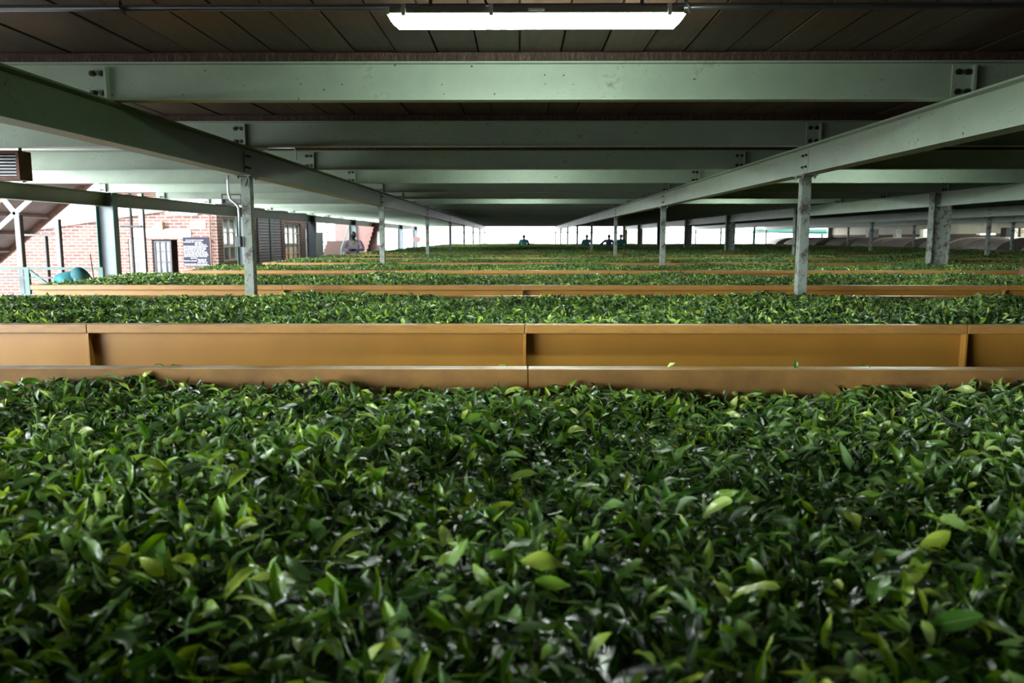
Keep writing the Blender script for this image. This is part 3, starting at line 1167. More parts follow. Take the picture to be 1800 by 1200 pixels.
wallpiece(-20.0, exa, -0.02)
wallpiece(exa, exb, ez)
wallpiece(exb, dxa, -0.02)
wallpiece(dxa, dxb, dz)
wallpiece(dxb, XC - 0.22, -0.02)
struct(mb.build('wall_office_front', M['brick']))


def side_y(px):
    """depth where pixel column px meets the office side wall"""
    return XC / P(px, 418, 1.0).x


w0, w1 = side_y(392), side_y(428)
c0, c1 = side_y(452), side_y(493)
d0, d1 = side_y(501), side_y(529)
q0, q1 = side_y(537), side_y(553)
YE = side_y(555)
wz0, wz1 = 0.85, CAMZ + 0.56
mb = MB()
TOPS = 2.40
segs = [(YW, w0, -0.02, TOPS), (w0, w1, -0.02, wz0), (w0, w1, wz1, TOPS), (w1, c0, -0.02, TOPS), (c0, c1, CAMZ + 0.70, TOPS), (c1, d0, -0.02, TOPS),
        (d0, d1, CAMZ + 0.50, TOPS), (d0, d1, -0.02, 0.6), (d1, q0, -0.02, TOPS), (q0, q1, CAMZ + 0.36, TOPS), (q0, q1, -0.02, 0.7), (q1, YE, -0.02, TOPS)]
for a, b, z0, z1 in segs:
    mb.box(XC - 0.22, XC, a, b, z0, z1)
struct(mb.build('wall_office_side', M['brick']))
# interior walls in a dark colour that stands in for dimness behind the openings
mb = MB().box(XC - 1.6, XC - 1.5, YW + 1.4, YE, 0, 2.2).box(-20, XC - 1.6, YW + 1.4, YW + 1.5, 0, 1.7)
mb.box(XC - 1.5, XC - 0.22, YE - 0.1, YE, 0, 2.3)
struct(mb.build('wall_office_inner', M['rust']))
mb = MB().prism([(-20.4, topz(-20.4) + 0.0), (XC + 0.1, topz(XC + 0.1)), (XC + 0.1, topz(XC + 0.1) + 0.05), (-20.4, topz(-20.4) + 0.05)], 'y', YW - 0.05, YE)
struct(mb.build('ceiling_office', M['white']))
mb = MB().prism([(-20.4, topz(-20.4) + 0.01), (-8.6, topz(-8.6) + 0.01), (-8.6, topz(-8.6) + 0.27), (-20.4, topz(-20.4) + 0.27)], 'y', YW - 0.12, YW - 0.06)
struct(mb.build('trim_2', M['white']))


def glazed(name, axis, a0, a1, z0, z1, pos, ncol, nrow, fr, gl, extra=None, ft=0.045, depth=0.06):
    """window or door leaf: frame bars around panes. axis 'x': spans x at y=pos ; axis 'y': spans y at x=pos"""
    def bx(m, s0, s1, za, zb, d0=0.0, d1=depth):
        if axis == 'x':
            m.box(s0, s1, pos + d0, pos + d1, za, zb)
        else:
            m.box(pos - d1, pos - d0, s0, s1, za, zb)
    m = MB()
    bx(m, a0, a0 + ft, z0, z1)
    bx(m, a1 - ft, a1, z0, z1)
    bx(m, a0 + ft, a1 - ft, z0, z0 + ft)
    bx(m, a0 + ft, a1 - ft, z1 - ft, z1)
    o = m.build(name, fr)
    m = MB()
    for i in range(1, ncol):
        s = a0 + (a1 - a0) * i / ncol
        bx(m, s - ft * 0.3, s + ft * 0.3, z0 + ft, z1 - ft)
    for j in range(1, nrow):
        z = z0 + (z1 - z0) * j / nrow
        bx(m, a0 + ft, a1 - ft, z - ft * 0.3, z + ft * 0.3, 0.005, depth - 0.005)
    m.build('glazing_bars', fr, o)
    m = MB()
    bx(m, a0 + ft, a1 - ft, z0 + ft, z1 - ft, depth * 0.6, depth * 0.7)
    m.build('pane', gl, o)
    return o


struct(glazed('window_1', 'y', w0 + 0.15, w1 - 0.02, wz0 + 0.01, wz1 - 0.01, XC - 0.05, 3, 3, M['cream'], M['glassdark']))
struct(glazed('door_2', 'y', d0 + 0.02, d1 - 0.02, 0.61, CAMZ + 0.49, XC - 0.05, 3, 4, M['cream'], M['glassdark']))
mid = dxa + (dxb - dxa) * 0.72
struct(glazed('door_1', 'x', dxa + 0.02, mid, 0.02, dz - 0.03, YW + 0.04, 3, 5, M['darkframe'], M['glassdark'], ft=0.05))
struct(glazed('window_2', 'x', exa + 0.01, exb - 0.01, 0.3, ez - 0.01, YW + 0.04, 2, 6, M['cream'], M['glassdark'], ft=0.03))
# posterised white door with sketch lines
root = MB().box(XC - 0.10, XC - 0.06, q0 + 0.02, q1 - 0.02, 0.72, CAMZ + 0.35).build('window_3', M['signwhite'])
struct(root)
rr = random.Random(3)
m = MB()
for i in range(16):
    a = q0 + 0.1 + rr.random() * (q1 - q0 - 0.3)
    z = 0.9 + rr.random() * 0.85
    pp = [(XC - 0.058, a + 0.1 * math.cos(t * 1.1 + i), z + 0.1 * math.sin(t * 1.3 + i)) for t in range(5)]
    m.tube(pp, 0.005, 5)
m.build('sketch_lines', M['rust'], root)

# wire mesh cage doors
root = empty('mesh_cage_doors', (XC + 0.005, (c0 + c1) / 2, 0), label='pair of tall wire mesh doors on the brick office side', cat='mesh doors')
hc = (c1 - c0) / 2
for s, nm in ((-1, 'a'), (1, 'b')):
    ya, yb = (-hc, -0.02) if s < 0 else (0.02, hc)
    m = MB()
    for yy in (ya, yb):
        m.box(0.0, 0.04, yy - 0.02, yy + 0.02, 0.1, CAMZ + 0.70)
    m.box(0.0, 0.04, ya, yb, 0.1, 0.15).box(0.0, 0.04, ya, yb, CAMZ + 0.66, CAMZ + 0.70)
    leaf = m.build('door_leaf', M['darkframe'], root)
    m = MB()
    n = 12
    for i in range(1, n):
        yy = ya + (yb - ya) * i / n
        m.box(0.016, 0.024, yy - 0.006, yy + 0.006, 0.15, CAMZ + 0.66)
    z = 0.2
    while z < CAMZ + 0.64:
        m.box(0.014, 0.026, ya + 0.02, yb - 0.02, z - 0.006, z + 0.006)
        z += 0.09
    m.build('wire_mesh', M['galv'], leaf)


# sign with lettering
def text_obj(name, s, size, loc, m, parent, ext=0.004, align='CENTER', rot=(math.pi / 2, 0, 0), xs=1.0):
    cu = bpy.data.curves.new(name, 'FONT')
    cu.body = s
    cu.size = size
    cu.extrude = ext
    cu.align_x = align
    cu.align_y = 'CENTER'
    t = bpy.data.objects.new(name, cu)
    COL.objects.link(t)
    dg = bpy.context.evaluated_depsgraph_get()
    me_ = bpy.data.meshes.new_from_object(t.evaluated_get(dg))
    bpy.data.objects.remove(t)
    o = bpy.data.objects.new(name, me_)
    me_.materials.clear()
    me_.materials.append(m)
    COL.objects.link(o)
    o.parent = parent
    o.location = loc
    o.rotation_euler = rot
    o.scale.x = xs
    return o


a, b = P(234, 403, YW), P(336, 416.5, YW)
root = empty('name_board', ((a.x + b.x) / 2, YW - 0.03, (a.z + b.z) / 2), label='long white board lettered for leaf reception above the office doors', cat='sign')
hw, hh = (b.x - a.x) / 2, (a.z - b.z) / 2
MB().box(-hw, hw, 0, 0.03, -hh, hh).build('board', M['signwhite'], root)
t = text_obj('lettering', 'GREEN LEAF RECEPTION AND ANALYST', 0.145, (0, -0.002, -0.002), M['letter'], root)
t.scale.x = (2 * hw * 0.93) / max(t.dimensions.x, 0.01)

a, b = P(322, 417, YW), P(371, 468, YW)
root = empty('notice_board', ((a.x + b.x) / 2, YW - 0.032, (a.z + b.z) / 2), label='dark blue notice board crowded with white lines of writing', cat='sign')
hw, hh = (b.x - a.x) / 2, (a.z - b.z) / 2
MB().box(-hw, hw, 0, 0.03, -hh, hh).build('board', M['navy'], root)
rows = [(0.10, 0.12, 0.80), (0.16, 0.02, 0.40), (0.16, 0.46, 0.72), (0.21, 0.45, 0.75), (0.26, 0.45, 0.88), (0.31, 0.02, 0.93), (0.36, 0.02, 0.85),
        (0.41, 0.02, 0.86), (0.46, 0.02, 0.80), (0.51, 0.02, 0.90), (0.56, 0.02, 0.96), (0.61, 0.02, 0.92), (0.66, 0.02, 0.90), (0.72, 0.27, 0.52),
        (0.76, 0.52, 0.86), (0.81, 0.02, 0.52), (0.81, 0.55, 0.85), (0.86, 0.52, 0.92), (0.92, 0.03, 0.92), (0.96, 0.03, 0.93)]
m = MB()
for (fz, f0, f1) in rows:
    x = f0
    while x < f1 - 0.03:
        wl = rr.uniform(0.05, 0.14)
        x2 = min(x + wl, f1)
        xx = x
        while xx < x2:     # strokes of single characters
            cx_ = -hw + 2 * hw * xx
            zz = hh - 2 * hh * fz
            cw = 2 * hw * 0.014
            hgt = 0.013
            k_ = rr.randrange(3)
            m.box(cx_, cx_ + 0.004, -0.003, 0, zz - hgt, zz + hgt)
            if k_ != 0:
                m.box(cx_, cx_ + cw * 0.8, -0.003, 0, zz + hgt - 0.006, zz + hgt)
            if k_ != 1:
                m.box(cx_, cx_ + cw * 0.8, -0.003, 0, zz - 0.003, zz + 0.003)
            xx += 0.022
        x = x2 + 0.025
m.build('lettering', M['signwhite'], root)

# small wall boxes
a, b = P(274, 390, YW), P(289, 404, YW)
root = empty('wall_box', ((a.x + b.x) / 2, YW, (a.z + b.z) / 2), label='small cream wall box with orange sides above the white name board', cat='box')
hw, hh = (b.x - a.x) / 2, (a.z - b.z) / 2
MB().box(-hw, hw, -0.12, 0, -hh, hh).build('housing', M['orange'], root, bevel=0.006)
MB().box(-hw * 0.95, hw * 0.95, -0.13, -0.12, -hh * 0.95, hh * 0.95).build('front_cover', M['white'], root)
a, b = P(334, 388, YW), P(362, 402, YW)
root = empty('wall_plaque', ((a.x + b.x) / 2, YW - 0.02, (a.z + b.z) / 2), label='blank cream plaque on brick above the blue notice board', cat='plaque')
hw, hh = (b.x - a.x) / 2, (a.z - b.z) / 2
MB().box(-hw, hw, 0, 0.02, -hh, hh).build('board', M['cream'], root, bevel=0.003)
# tube lamp (unlit) fixed on the office front
a, b = P(298, 376, YW - 0.1), P(347, 379, YW - 0.1)
root = empty('wall_batten_lamp', ((a.x + b.x) / 2, YW - 0.05, a.z), label='unlit white batten lamp on the office front under the girder', cat='light')
MB().box(-0.36, 0.36, -0.02, 0.05, 0.0, 0.05).build('housing', M['white'], root, bevel=0.004)
MB().tube([(-0.35, -0.03, -0.02), (0.35, -0.03, -0.02)], 0.016, 10).build('tube', M['signwhite'], root, smooth=True)
MB().tube([(-0.42, -0.03, 0.02), (-0.42, -0.09, 0.02)], 0.05, 14).build('end_cap', M['white'], root)
MB().box(-0.42, -0.36, -0.035, 0.03, 0.0, 0.03).build('bracket', M['white'], root)
# drain pipe at the brick corner
p = P(371, 440, YW - 0.06)
root = empty('drain_pipe', (p.x, YW - 0.06, 0), label='thin dark drain pipe between the blue notice board and the brick corner', cat='pipe')
MB().tube([(0, 0, 0), (0, 0, 2.1)], 0.022, 10).build('pipe', M['rust'], root, smooth=True)
MB().box(-0.03, 0.03, 0.0, 0.06, 1.4, 1.43).build('pipe_clip', M['rust'], root)

# light coloured cladding next to the office, teal stair handrail, steps
YS = YE
a = side_y(568)
mb = MB().box(XC - 0.05, XC, YE, a, 0.0, CAMZ + 0.22)
struct(mb.build('wall_side_panel', M['bright_panel']))

root = empty('outdoor_staircase', (-8.6, 36.0, 0), label='red brown outdoor stair rising behind the grey coated man', cat='staircase')
for i in range(8):
    MB().box(-0.55, 0.55, i * 0.28, 2.4, i * 0.17, (i + 1) * 0.17).build('step', M['red_tread'], root)
m = MB()
for xx in (-0.56, 0.56):
    m.tube([(xx, 0.1, 0.0), (xx, 0.1, 1.0), (xx, 2.3, 2.35), (xx, 2.3, 1.36)], 0.03, 8)
    m.tube([(xx, 0.1, 0.5), (xx, 2.3, 1.85)], 0.02, 8)
m.build('handrail', M['teal'], root)

# stepped pink wall with brick beyond
YP = 40.0
pa, pb = P(589, 420, YP), P(650, 420, YP)
m = MB()
z_top = CAMZ + 0.68
xL, xR = pa.x, P(658, 420, YP).x
xr0 = P(640, 420, YP).x
n = 9
for i in range(n):
    z0_ = 0.35 + i * (z_top - 0.35) / n
    z1_ = 0.35 + (i + 1) * (z_top - 0.35) / n
    m.box(xL, xr0 + (xR - xr0) * i / (n - 1), YP, YP + 0.3, z0_, z1_)
m.box(xL, xr0, YP, YP + 0.3, 0, 0.35)
struct(m.build('wall_stepped_pink', M['pink_plaster']))
m = MB().box(xL, P(676, 420, YP + 1).x, YP + 0.35, YP + 0.6, 0, z_top + 0.05)
struct(m.build('wall_far_brick', M['brick']))
m = MB().box(P(661, 418, YP).x, P(668, 418, YP).x, YP + 0.30, YP + 0.345, CAMZ - 0.35, CAMZ + 0.32)
tag(m.build('wall_notice', M['signwhite']), 'tall white notice on far brick beside the pink steps', 'notice')
# teal double door behind the man
m = MB().box(P(615, 418, YP - 0.4).x, P(624, 418, YP - 0.4).x, YP - 0.1, YP - 0.02, 0, CAMZ + 0.62)
struct(m.build('door_3', M['teal']))

# ------------------------------------------------------------------ left: conveyor, frames, railing
root = empty('inclined_conveyor', (-9.4, 15.0, 0), label='brown inclined leaf conveyor climbing at the left edge', cat='conveyor')
a = P(0, 462, 16.4)
b = P(122, 358, 16.4)
d = (b - a)
p0 = a - d * 1.1
p1 = b + d * 0.42
off = Vector((-9.4, 15.0, 0))
nrm = Vector((-d.z, 0, d.x)).normalized()
m = MB()


def slab(m, q0, q1, y0, y1, t0, t1, mi=0):
    vs = []
    for q in (q0, q1):
        for yy in (y0, y1):
            for t in (t0, t1):
                v = q + nrm * t
                vs.append((v.x - off.x, yy - off.y, v.z - off.z))
    m.add(vs, [(0, 1, 3, 2), (4, 6, 7, 5), (0, 4, 5, 1), (2, 3, 7, 6), (0, 2, 6, 4), (1, 5, 7, 3)], mi)


slab(m, p0, p1, 14.4, 16.4, 0.10, 0.16)
m.build('belt_bed', M['brownbelt'], root)
for ya_ in (14.35, 16.38):
    m = MB()
    slab(m, p0, p1, ya_, ya_ + 0.07, 0.0, 0.22)
    m.build('side_channel', M['rust'], root)
for i in range(9):
    q = p0 + (p1 - p0) * (i + 0.5) / 9
    m = MB()
    slab(m, q, q + d.normalized() * 0.05, 14.42, 16.38, 0.03, 0.10)
    m.build('cross_member', M['brownbelt'], root)
for (xa, ya, xb, yb, yy) in ((-40, 434, 52, 352, 14.2), (6, 350, 32, 382, 14.2)):
    m = MB()
    u_, v_ = P(xa, ya, yy), P(xb, yb, yy)
    m.bar((u_.x - off.x, yy - off.y, u_.z), (v_.x - off.x, yy - off.y, v_.z), 0.06, 0.06)
    m.build('brace', M['white'], root)


def upright(name, px0, py0, px1, py1, depth, wx, mname, lab, cat='post', dark=False):
    a_, b_ = P(px0, py0, depth), P(px1, py1, depth)
    x = (a_.x + b_.x) / 2
    ztop = max(a_.z, b_.z)
    root = empty(name, (x, depth, 0), label=lab, cat=cat)
    MB().box(-wx / 2, wx / 2 - 0.012, -0.03, 0.02, 0, ztop).build('shaft', M[mname], root)
    MB().box(wx / 2 - 0.012, wx / 2, -0.05, 0.03, 0, ztop).build('flange', M['darkframe'] if dark else M[mname], root)
    return root


upright('conveyor_post', 33, 378, 42, 515, 11.0, 0.085, 'bluegrey', 'pale steel post holding the conveyor, beside the green railing', dark=True)
upright('conveyor_post', 101, 385, 108, 475, 12.6, 0.075, 'bluegrey', 'pale steel post just left of the bending worker', dark=True)
UP = upright('frame_upright', 80, 412, 88, 500, 13.0, 0.028, 'darkframe', 'thin dark upright between the two pale conveyor posts')
upright('frame_upright', 229, 340, 235, 485, 16.0, 0.034, 'darkframe', 'thin black upright in front of the office, right of the wide green column')
upright('frame_upright', 248, 340, 254, 485, 16.0, 0.10, 'white', 'white upright with a dark edge in front of the name board', dark=True)
a_, b_ = P(216, 398, 16.0), P(252, 397, 16.0)
tag(MB().box(a_.x, b_.x, 15.90, 15.95, a_.z - 0.02, a_.z + 0.02).build('cross_rail', M['darkframe']), 'short black rail crossing the uprights before the name board', 'rail')
a_, b_ = P(40, 413, 13.0), P(102, 412, 13.0)
MB().box(a_.x - UP.location.x, b_.x - UP.location.x, -0.055, -0.03, a_.z - 0.016, a_.z + 0.016).build('cross_rail', M['darkframe'], UP)

YR = 10.7
root = empty('guard_railing', (P(47, 471, YR).x, YR, 0), label='green steel guard railing behind the bending worker', cat='railing')
ox = root.location.x


def rel(px, py):
    p = P(px, py, YR)
    return (p.x - ox, 0, p.z)


m = MB()
t0_, t1_ = rel(-60, 472), rel(180, 471)
m.box(t0_[0], t1_[0], -0.02, 0.02, t0_[2] - 0.015, t0_[2] + 0.02)
m.build('top_rail', M['railgreen'], root)
for px in (-50, 49, 179):
    x = rel(px, 490)[0]
    MB().box(x - 0.032, x + 0.032, -0.024, 0.024, 0, t0_[2] + 0.018).build('post', M['teal'], root)
for px in (47, -52):
    a1, b1 = rel(px, 472), rel(px + 42, 504)
    MB().bar((a1[0], 0.0, a1[2]), (b1[0], 0, b1[2]), 0.03, 0.035).build('brace', M['teal'], root)
z = rel(60, 488)[2]
MB().box(t0_[0], rel(92, 488)[0], -0.012, 0.012, z - 0.012, z + 0.012).build('mid_rail', M['darkframe'], root)
z = rel(0, 518)[2]
MB().box(t0_[0], t1_[0], -0.02, 0.02, z - 0.03, z + 0.01).build('bottom_rail', M['bluegrey'], root)

# boxes high outside: striped louvre roof seen over the girder
a_, b_ = P(250, 340, 22.5), P(290, 347, 22.5)
root = empty('slatted_awning', (a_.x, 22.5, 0), label='brown and white slatted awning above the office gable', cat='awning')
m, m2 = MB(), MB()
for i in range(4):
    z = b_.z + i * 0.045
    m.box(-1.6, b_.x - a_.x, 0, 0.5, z, z + 0.022)
m.build('slats', M['rust'], root)
MB().box(-1.62, b_.x - a_.x + 0.02, 0.5, 0.54, 0.0 + b_.z - 0.02, b_.z + 0.22).build('back_board', M['white'], root)
for xx in (-1.5, b_.x - a_.x - 0.1):
    MB().box(xx - 0.02, xx + 0.02, 0.54, 0.58, topz(a_.x + xx) + 0.05, b_.z + 0.2).build('support', M['white'], root)

# ------------------------------------------------------------------ far end
root = empty('end_rail', (0, YF + 0.1, 0), label='thin horizontal rail across the bright open far end', cat='rail')
z = P(900, 408.5, YF + 0.1).z
m = MB().box(XL, XR, -0.02, 0.02, z - 0.03, z + 0.03)
m.build('rail', M['bluegrey'], root)
m = MB()
x = XL + 1
while x < XR:
    m.tube([(x, 0, z), (x, 0, ZC)], 0.010, 5)
    x += 1.18
m.build('hanger_rods', M['bluegrey'], root)
root = empty('end_rail', (0, YF + 0.1, 0), label='short low guard rail at the far end behind the left posts', cat='rail')
z = P(760, 425, YF + 0.1).z
MB().box(XL, P(850, 425, YF).x, -0.02, 0.02, z - 0.03, z + 0.03).build('rail', M['bluegrey'], root)
m = MB()
for px in (742, 765, 790, 815, 848):
    x = P(px, 425, YF).x
    m.box(x - 0.03, x + 0.03, -0.02, 0.02, 0, z - 0.03)
m.build('post', M['bluegrey'], root)
# teal lorry canopy / shed roof outside at the right
a_, b_ = P(1330, 405, 62), P(1462, 412, 62)
root = empty('teal_shed_roof', (b_.x, 62, 0), label='teal shed roof edge outside the far right end', cat='roof')
m = MB().prism([(a_.x - b_.x, b_.z + 0.25), (0, b_.z), (0, b_.z + 0.42), (a_.x - b_.x, b_.z + 0.42)], 'y', 0, 3.0)
m.build('fascia', M['teal'], root)
m = MB()
for xx in (a_.x - b_.x + 0.2, -0.2):
    m.box(xx - 0.06, xx + 0.06, 1.4, 1.52, 0, b_.z + 0.26)
m.build('support', M['teal'], root)
p = P(732.5, 420.5, 52)
root = empty('small_far_sign', (p.x, 52, 0), label='small pinkish striped sign on the outer left columns far back', cat='sign')
MB().box(-0.22, 0.22, 0, 0.03, p.z - 0.15, p.z + 0.15).build('board', M['pink_plaster'], root)
MB().box(-0.03, 0.03, 0.03, 0.08, 0, p.z + 0.1).build('post', M['teal'], root)

# ------------------------------------------------------------------ right: fan hoods and cabinets
prof2 = [(0.0, 0.0), (0.0, 0.98)]
for i in range(1, 11):
    t = i / 10 * math.pi / 2
    prof2.append((1.25 * (1 - math.cos(t)), 0.98 + 0.55 * math.sin(t)))
prof2 += [(2.1, 1.53), (2.1, 0.0)]
hm = MB().prism(prof2, 'y', 0.10, TW - 0.05).mesh('hood_shell', M['grey_metal'])
epm = MB().prism([(a_ + (0.02 if a_ < 1 else -0.02), max(b_ - 0.03, 0.0)) for a_, b_ in prof2], 'y', 0.085, 0.10).mesh('hood_end', M['shaded_metal'])  # near end face, shade painted in by a darker colour
flm = MB().box(-0.02, 0.04, 0.0, TW, 0.0, 1.06).mesh('hood_flange', M['rust'])
dm = MB()
for (xa, xb, za, zb) in ((0.7, 1.6, 1.0, 1.04), (0.7, 1.6, 0.4, 0.44), (0.7, 0.74, 0.44, 1.0), (1.56, 1.6, 0.44, 1.0)):
    dm.box(xa, xb, 0.02, 0.05, za, zb)
dmm = dm.mesh('hood_hatch', M['darkframe'])
hi = 0
for i, ty in enumerate(TYS):
    if ty < 20:
        continue
    hi += 1
    lab = f'grey brown curved fan hood at the right end of the {ORD[i]} trough from the front'
    root = empty('fan_hood', (TX1 + 0.02, ty, 0), label=lab, cat='fan hood', group='fan hoods along the right side')
    link('shell', hm, root)
    link('shaded_end_plate', epm, root)
    link('inlet_flange', flm, root)
    link('access_hatch', dmm, root)


def cabinet(px, py0, py1, wpx, X, lab, mname, k):
    y = X / P(px, 418, 1.0).x
    a_, b_ = P(px, py0, y), P(px, py1, y)
    wx = wpx * y / FPX
    root = empty('control_cabinet', (X, y, 0), label=lab, cat='control cabinet', group='electrical cabinets behind the hoods')
    MB().box(-wx / 2, wx / 2, -0.1, 0.25, 0.0, a_.z).build('housing', M[mname], root, bevel=0.01)
    d_ = MB().box(-wx / 2 + 0.03, wx / 2 - 0.03, -0.12, -0.1, b_.z, a_.z - 0.03).build('door', M['cream'] if mname != 'cream' else M['white'], root)
    m = MB()
    for j in range(4):
        m.tube([(-wx * 0.2 + 0.2 * wx * (j % 3), -0.12, a_.z - 0.12 - 0.07 * (j // 2)), (-wx * 0.2 + 0.2 * wx * (j % 3), -0.14, a_.z - 0.12 - 0.07 * (j // 2))], 0.02, 8)
    m.build('button', M['darkframe'], d_)
    return root


cabinet(1534, 403, 419, 17, 19.4, 'cream control cabinet, farthest left of those behind the hoods', 'cream', 0)
cabinet(1578, 403, 418, 10, 19.4, 'narrow cream control cabinet between the two slim right posts', 'cream', 1)
cabinet(1626, 403, 418, 10, 19.4, 'narrow cream cabinet left of the widest column', 'cream', 2)
cabinet(1768, 400, 418, 7, 19.6, 'narrow white cabinet with a red edge near the right edge', 'red_tread', 3)
cabinet(1781, 400, 418, 11, 19.6, 'pale double door cabinet near the right edge', 'bluegrey', 4)
cabinet(1794, 400, 418, 8, 19.9, 'pink cabinet with a round dial at the right edge', 'pink_plaster', 5)

# dark box standing on the leaves at the right
p = P(1758, 478, 11.5)
root = empty('junction_box', (p.x, 10.9, RIM - 0.25), label='small dark box on the walkway behind the third trough at the right', cat='box')
MB().box(-0.075, 0.075, -0.06, 0.06, 0.20, 0.29).build('housing', M['rust'], root, bevel=0.006)
MB().box(-0.025, 0.025, -0.025, 0.025, -(RIM - 0.25), 0.20).build('stand', M['rust'], root)


# ------------------------------------------------------------------ people
def skin_obj(name, chains, m, parent, sub=2):
    """chains: list of [(point, radius), ...]; chains joined where they share a point; first vertex is root"""
    vs, es, rad = [], [], []
    idx = {}

    def vid(p, r):
        key = tuple(round(c, 4) for c in p)
        if key not in idx:
            idx[key] = len(vs)
            vs.append(tuple(p))
            rad.append(r)
        return idx[key]
    for ch in chains:
        ids = [vid(p, r) for p, r in ch]
        for a_, b_ in zip(ids[:-1], ids[1:]):
            es.append((a_, b_))
    me_ = bpy.data.meshes.new(name)
    me_.from_pydata(vs, es, [])
    me_.materials.append(m)
    o = bpy.data.objects.new(name, me_)
    COL.objects.link(o)
    o.parent = parent
    md = o.modifiers.new('skin', 'SKIN')
    md.use_smooth_shade = True
    md.branch_smoothing = 0.4
    sv = me_.skin_vertices[0].data
    for i, r in enumerate(rad):
        rr_ = r if isinstance(r, tuple) else (r, r)
        sv[i].radius = rr_
        sv[i].use_root = (i == 0)
    s = o.modifiers.new('subdivision', 'SUBSURF')
    s.levels = sub
    s.render_levels = sub
    return o


def head_mesh(name, c, fwd, up, m, parent, s=1.0):
    """ovoid head with brow, nose, lips, chin and ears, built from a displaced UV sphere"""
    bm = bmesh.new()
    bmesh.ops.create_uvsphere(bm, u_segments=28, v_segments=20, radius=1.0)
    for v in bm.verts:
        x, y, z = v.co          # -y is the face
        v.co.x = x * 0.073
        v.co.y = y * 0.094
        v.co.z = z * 0.115
        if z < 0:
            k = 1 + 0.28 * z
            v.co.x *= k
            if y > 0:
                v.co.y *= 1 + 0.30 * z
        if y < -0.2:
            ax = abs(x)
            nose = math.exp(-((x / 0.16) ** 2) - (((z + 0.22) / 0.16) ** 2))
            v.co.y -= 0.026 * nose
            bridge = math.exp(-((x / 0.12) ** 2) - (((z + 0.02) / 0.22) ** 2))
            v.co.y -= 0.008 * bridge
            sock = math.exp(-(((ax - 0.36) / 0.18) ** 2) - (((z - 0.05) / 0.12) ** 2))
            v.co.y += 0.012 * sock
            lip = math.exp(-((x / 0.30) ** 2) - (((z + 0.52) / 0.10) ** 2))
            v.co.y -= 0.010 * lip
            chin = math.exp(-((x / 0.35) ** 2) - (((z + 0.85) / 0.15) ** 2))
            v.co.y -= 0.012 * chin
    for sx in (-1, 1):
        r_ = bmesh.ops.create_uvsphere(bm, u_segments=10, v_segments=8, radius=1.0)
        for v in r_['verts']:
            v.co = Vector((sx * (0.074 + 0.010 * v.co.x * sx), 0.010 + 0.020 * v.co.y, -0.005 + 0.032 * v.co.z))
    fwd = Vector(fwd).normalized()
    up = Vector(up)
    up = (up - fwd * up.dot(fwd)).normalized()
    side = fwd.cross(up)
    R = Matrix((side, -fwd, up)).transposed()
    T = Matrix.Translation(Vector(c)) @ R.to_4x4() @ Matrix.Scale(s, 4)
    bmesh.ops.transform(bm, matrix=T, verts=bm.verts)
    me_ = bpy.data.meshes.new(name)
    bm.to_mesh(me_)
    bm.free()
    me_.materials.append(m)
    me_.polygons.foreach_set('use_smooth', [True] * len(me_.polygons))
    return me_, T


def hand_chains(wr, dr, palm_n, s=1.0):
    """palm and five fingers starting at wrist wr pointing along dr; palm_n = direction the palm faces"""
    dr = Vector(dr).normalized()
    n_ = Vector(palm_n)
    n_ = (n_ - dr * n_.dot(dr)).normalized()
    sd = dr.cross(n_)
    wr = Vector(wr)
    ch = []
    mid_ = wr + dr * 0.045 * s
    kn = wr + dr * 0.085 * s
    for i, (o_, l_) in enumerate(((-0.030, 0.070), (-0.010, 0.082), (0.010, 0.078), (0.030, 0.060))):
        b_ = kn + sd * o_ * s
        p1_ = b_ + (dr * 0.9 + n_ * 0.25).normalized() * l_ * 0.5 * s
        p2_ = p1_ + (dr * 0.7 + n_ * 0.7).normalized() * l_ * 0.5 * s
        ch.append([(tuple(mid_), (0.026, 0.016)), (tuple(b_), 0.0105), (tuple(p1_), 0.009), (tuple(p2_), 0.007)])
    tb = wr + dr * 0.025 * s - sd * 0.030 * s
    t1 = tb + (dr * 0.6 - sd * 0.8).normalized() * 0.035 * s
    t2 = t1 + (dr * 0.9 + n_ * 0.3).normalized() * 0.03 * s
    ch.append([(tuple(wr), 0.022), (tuple(mid_), (0.026, 0.016))])
    ch.append([(tuple(wr), 0.022), (tuple(tb), 0.012), (tuple(t1), 0.011), (tuple(t2), 0.008)])
    return ch


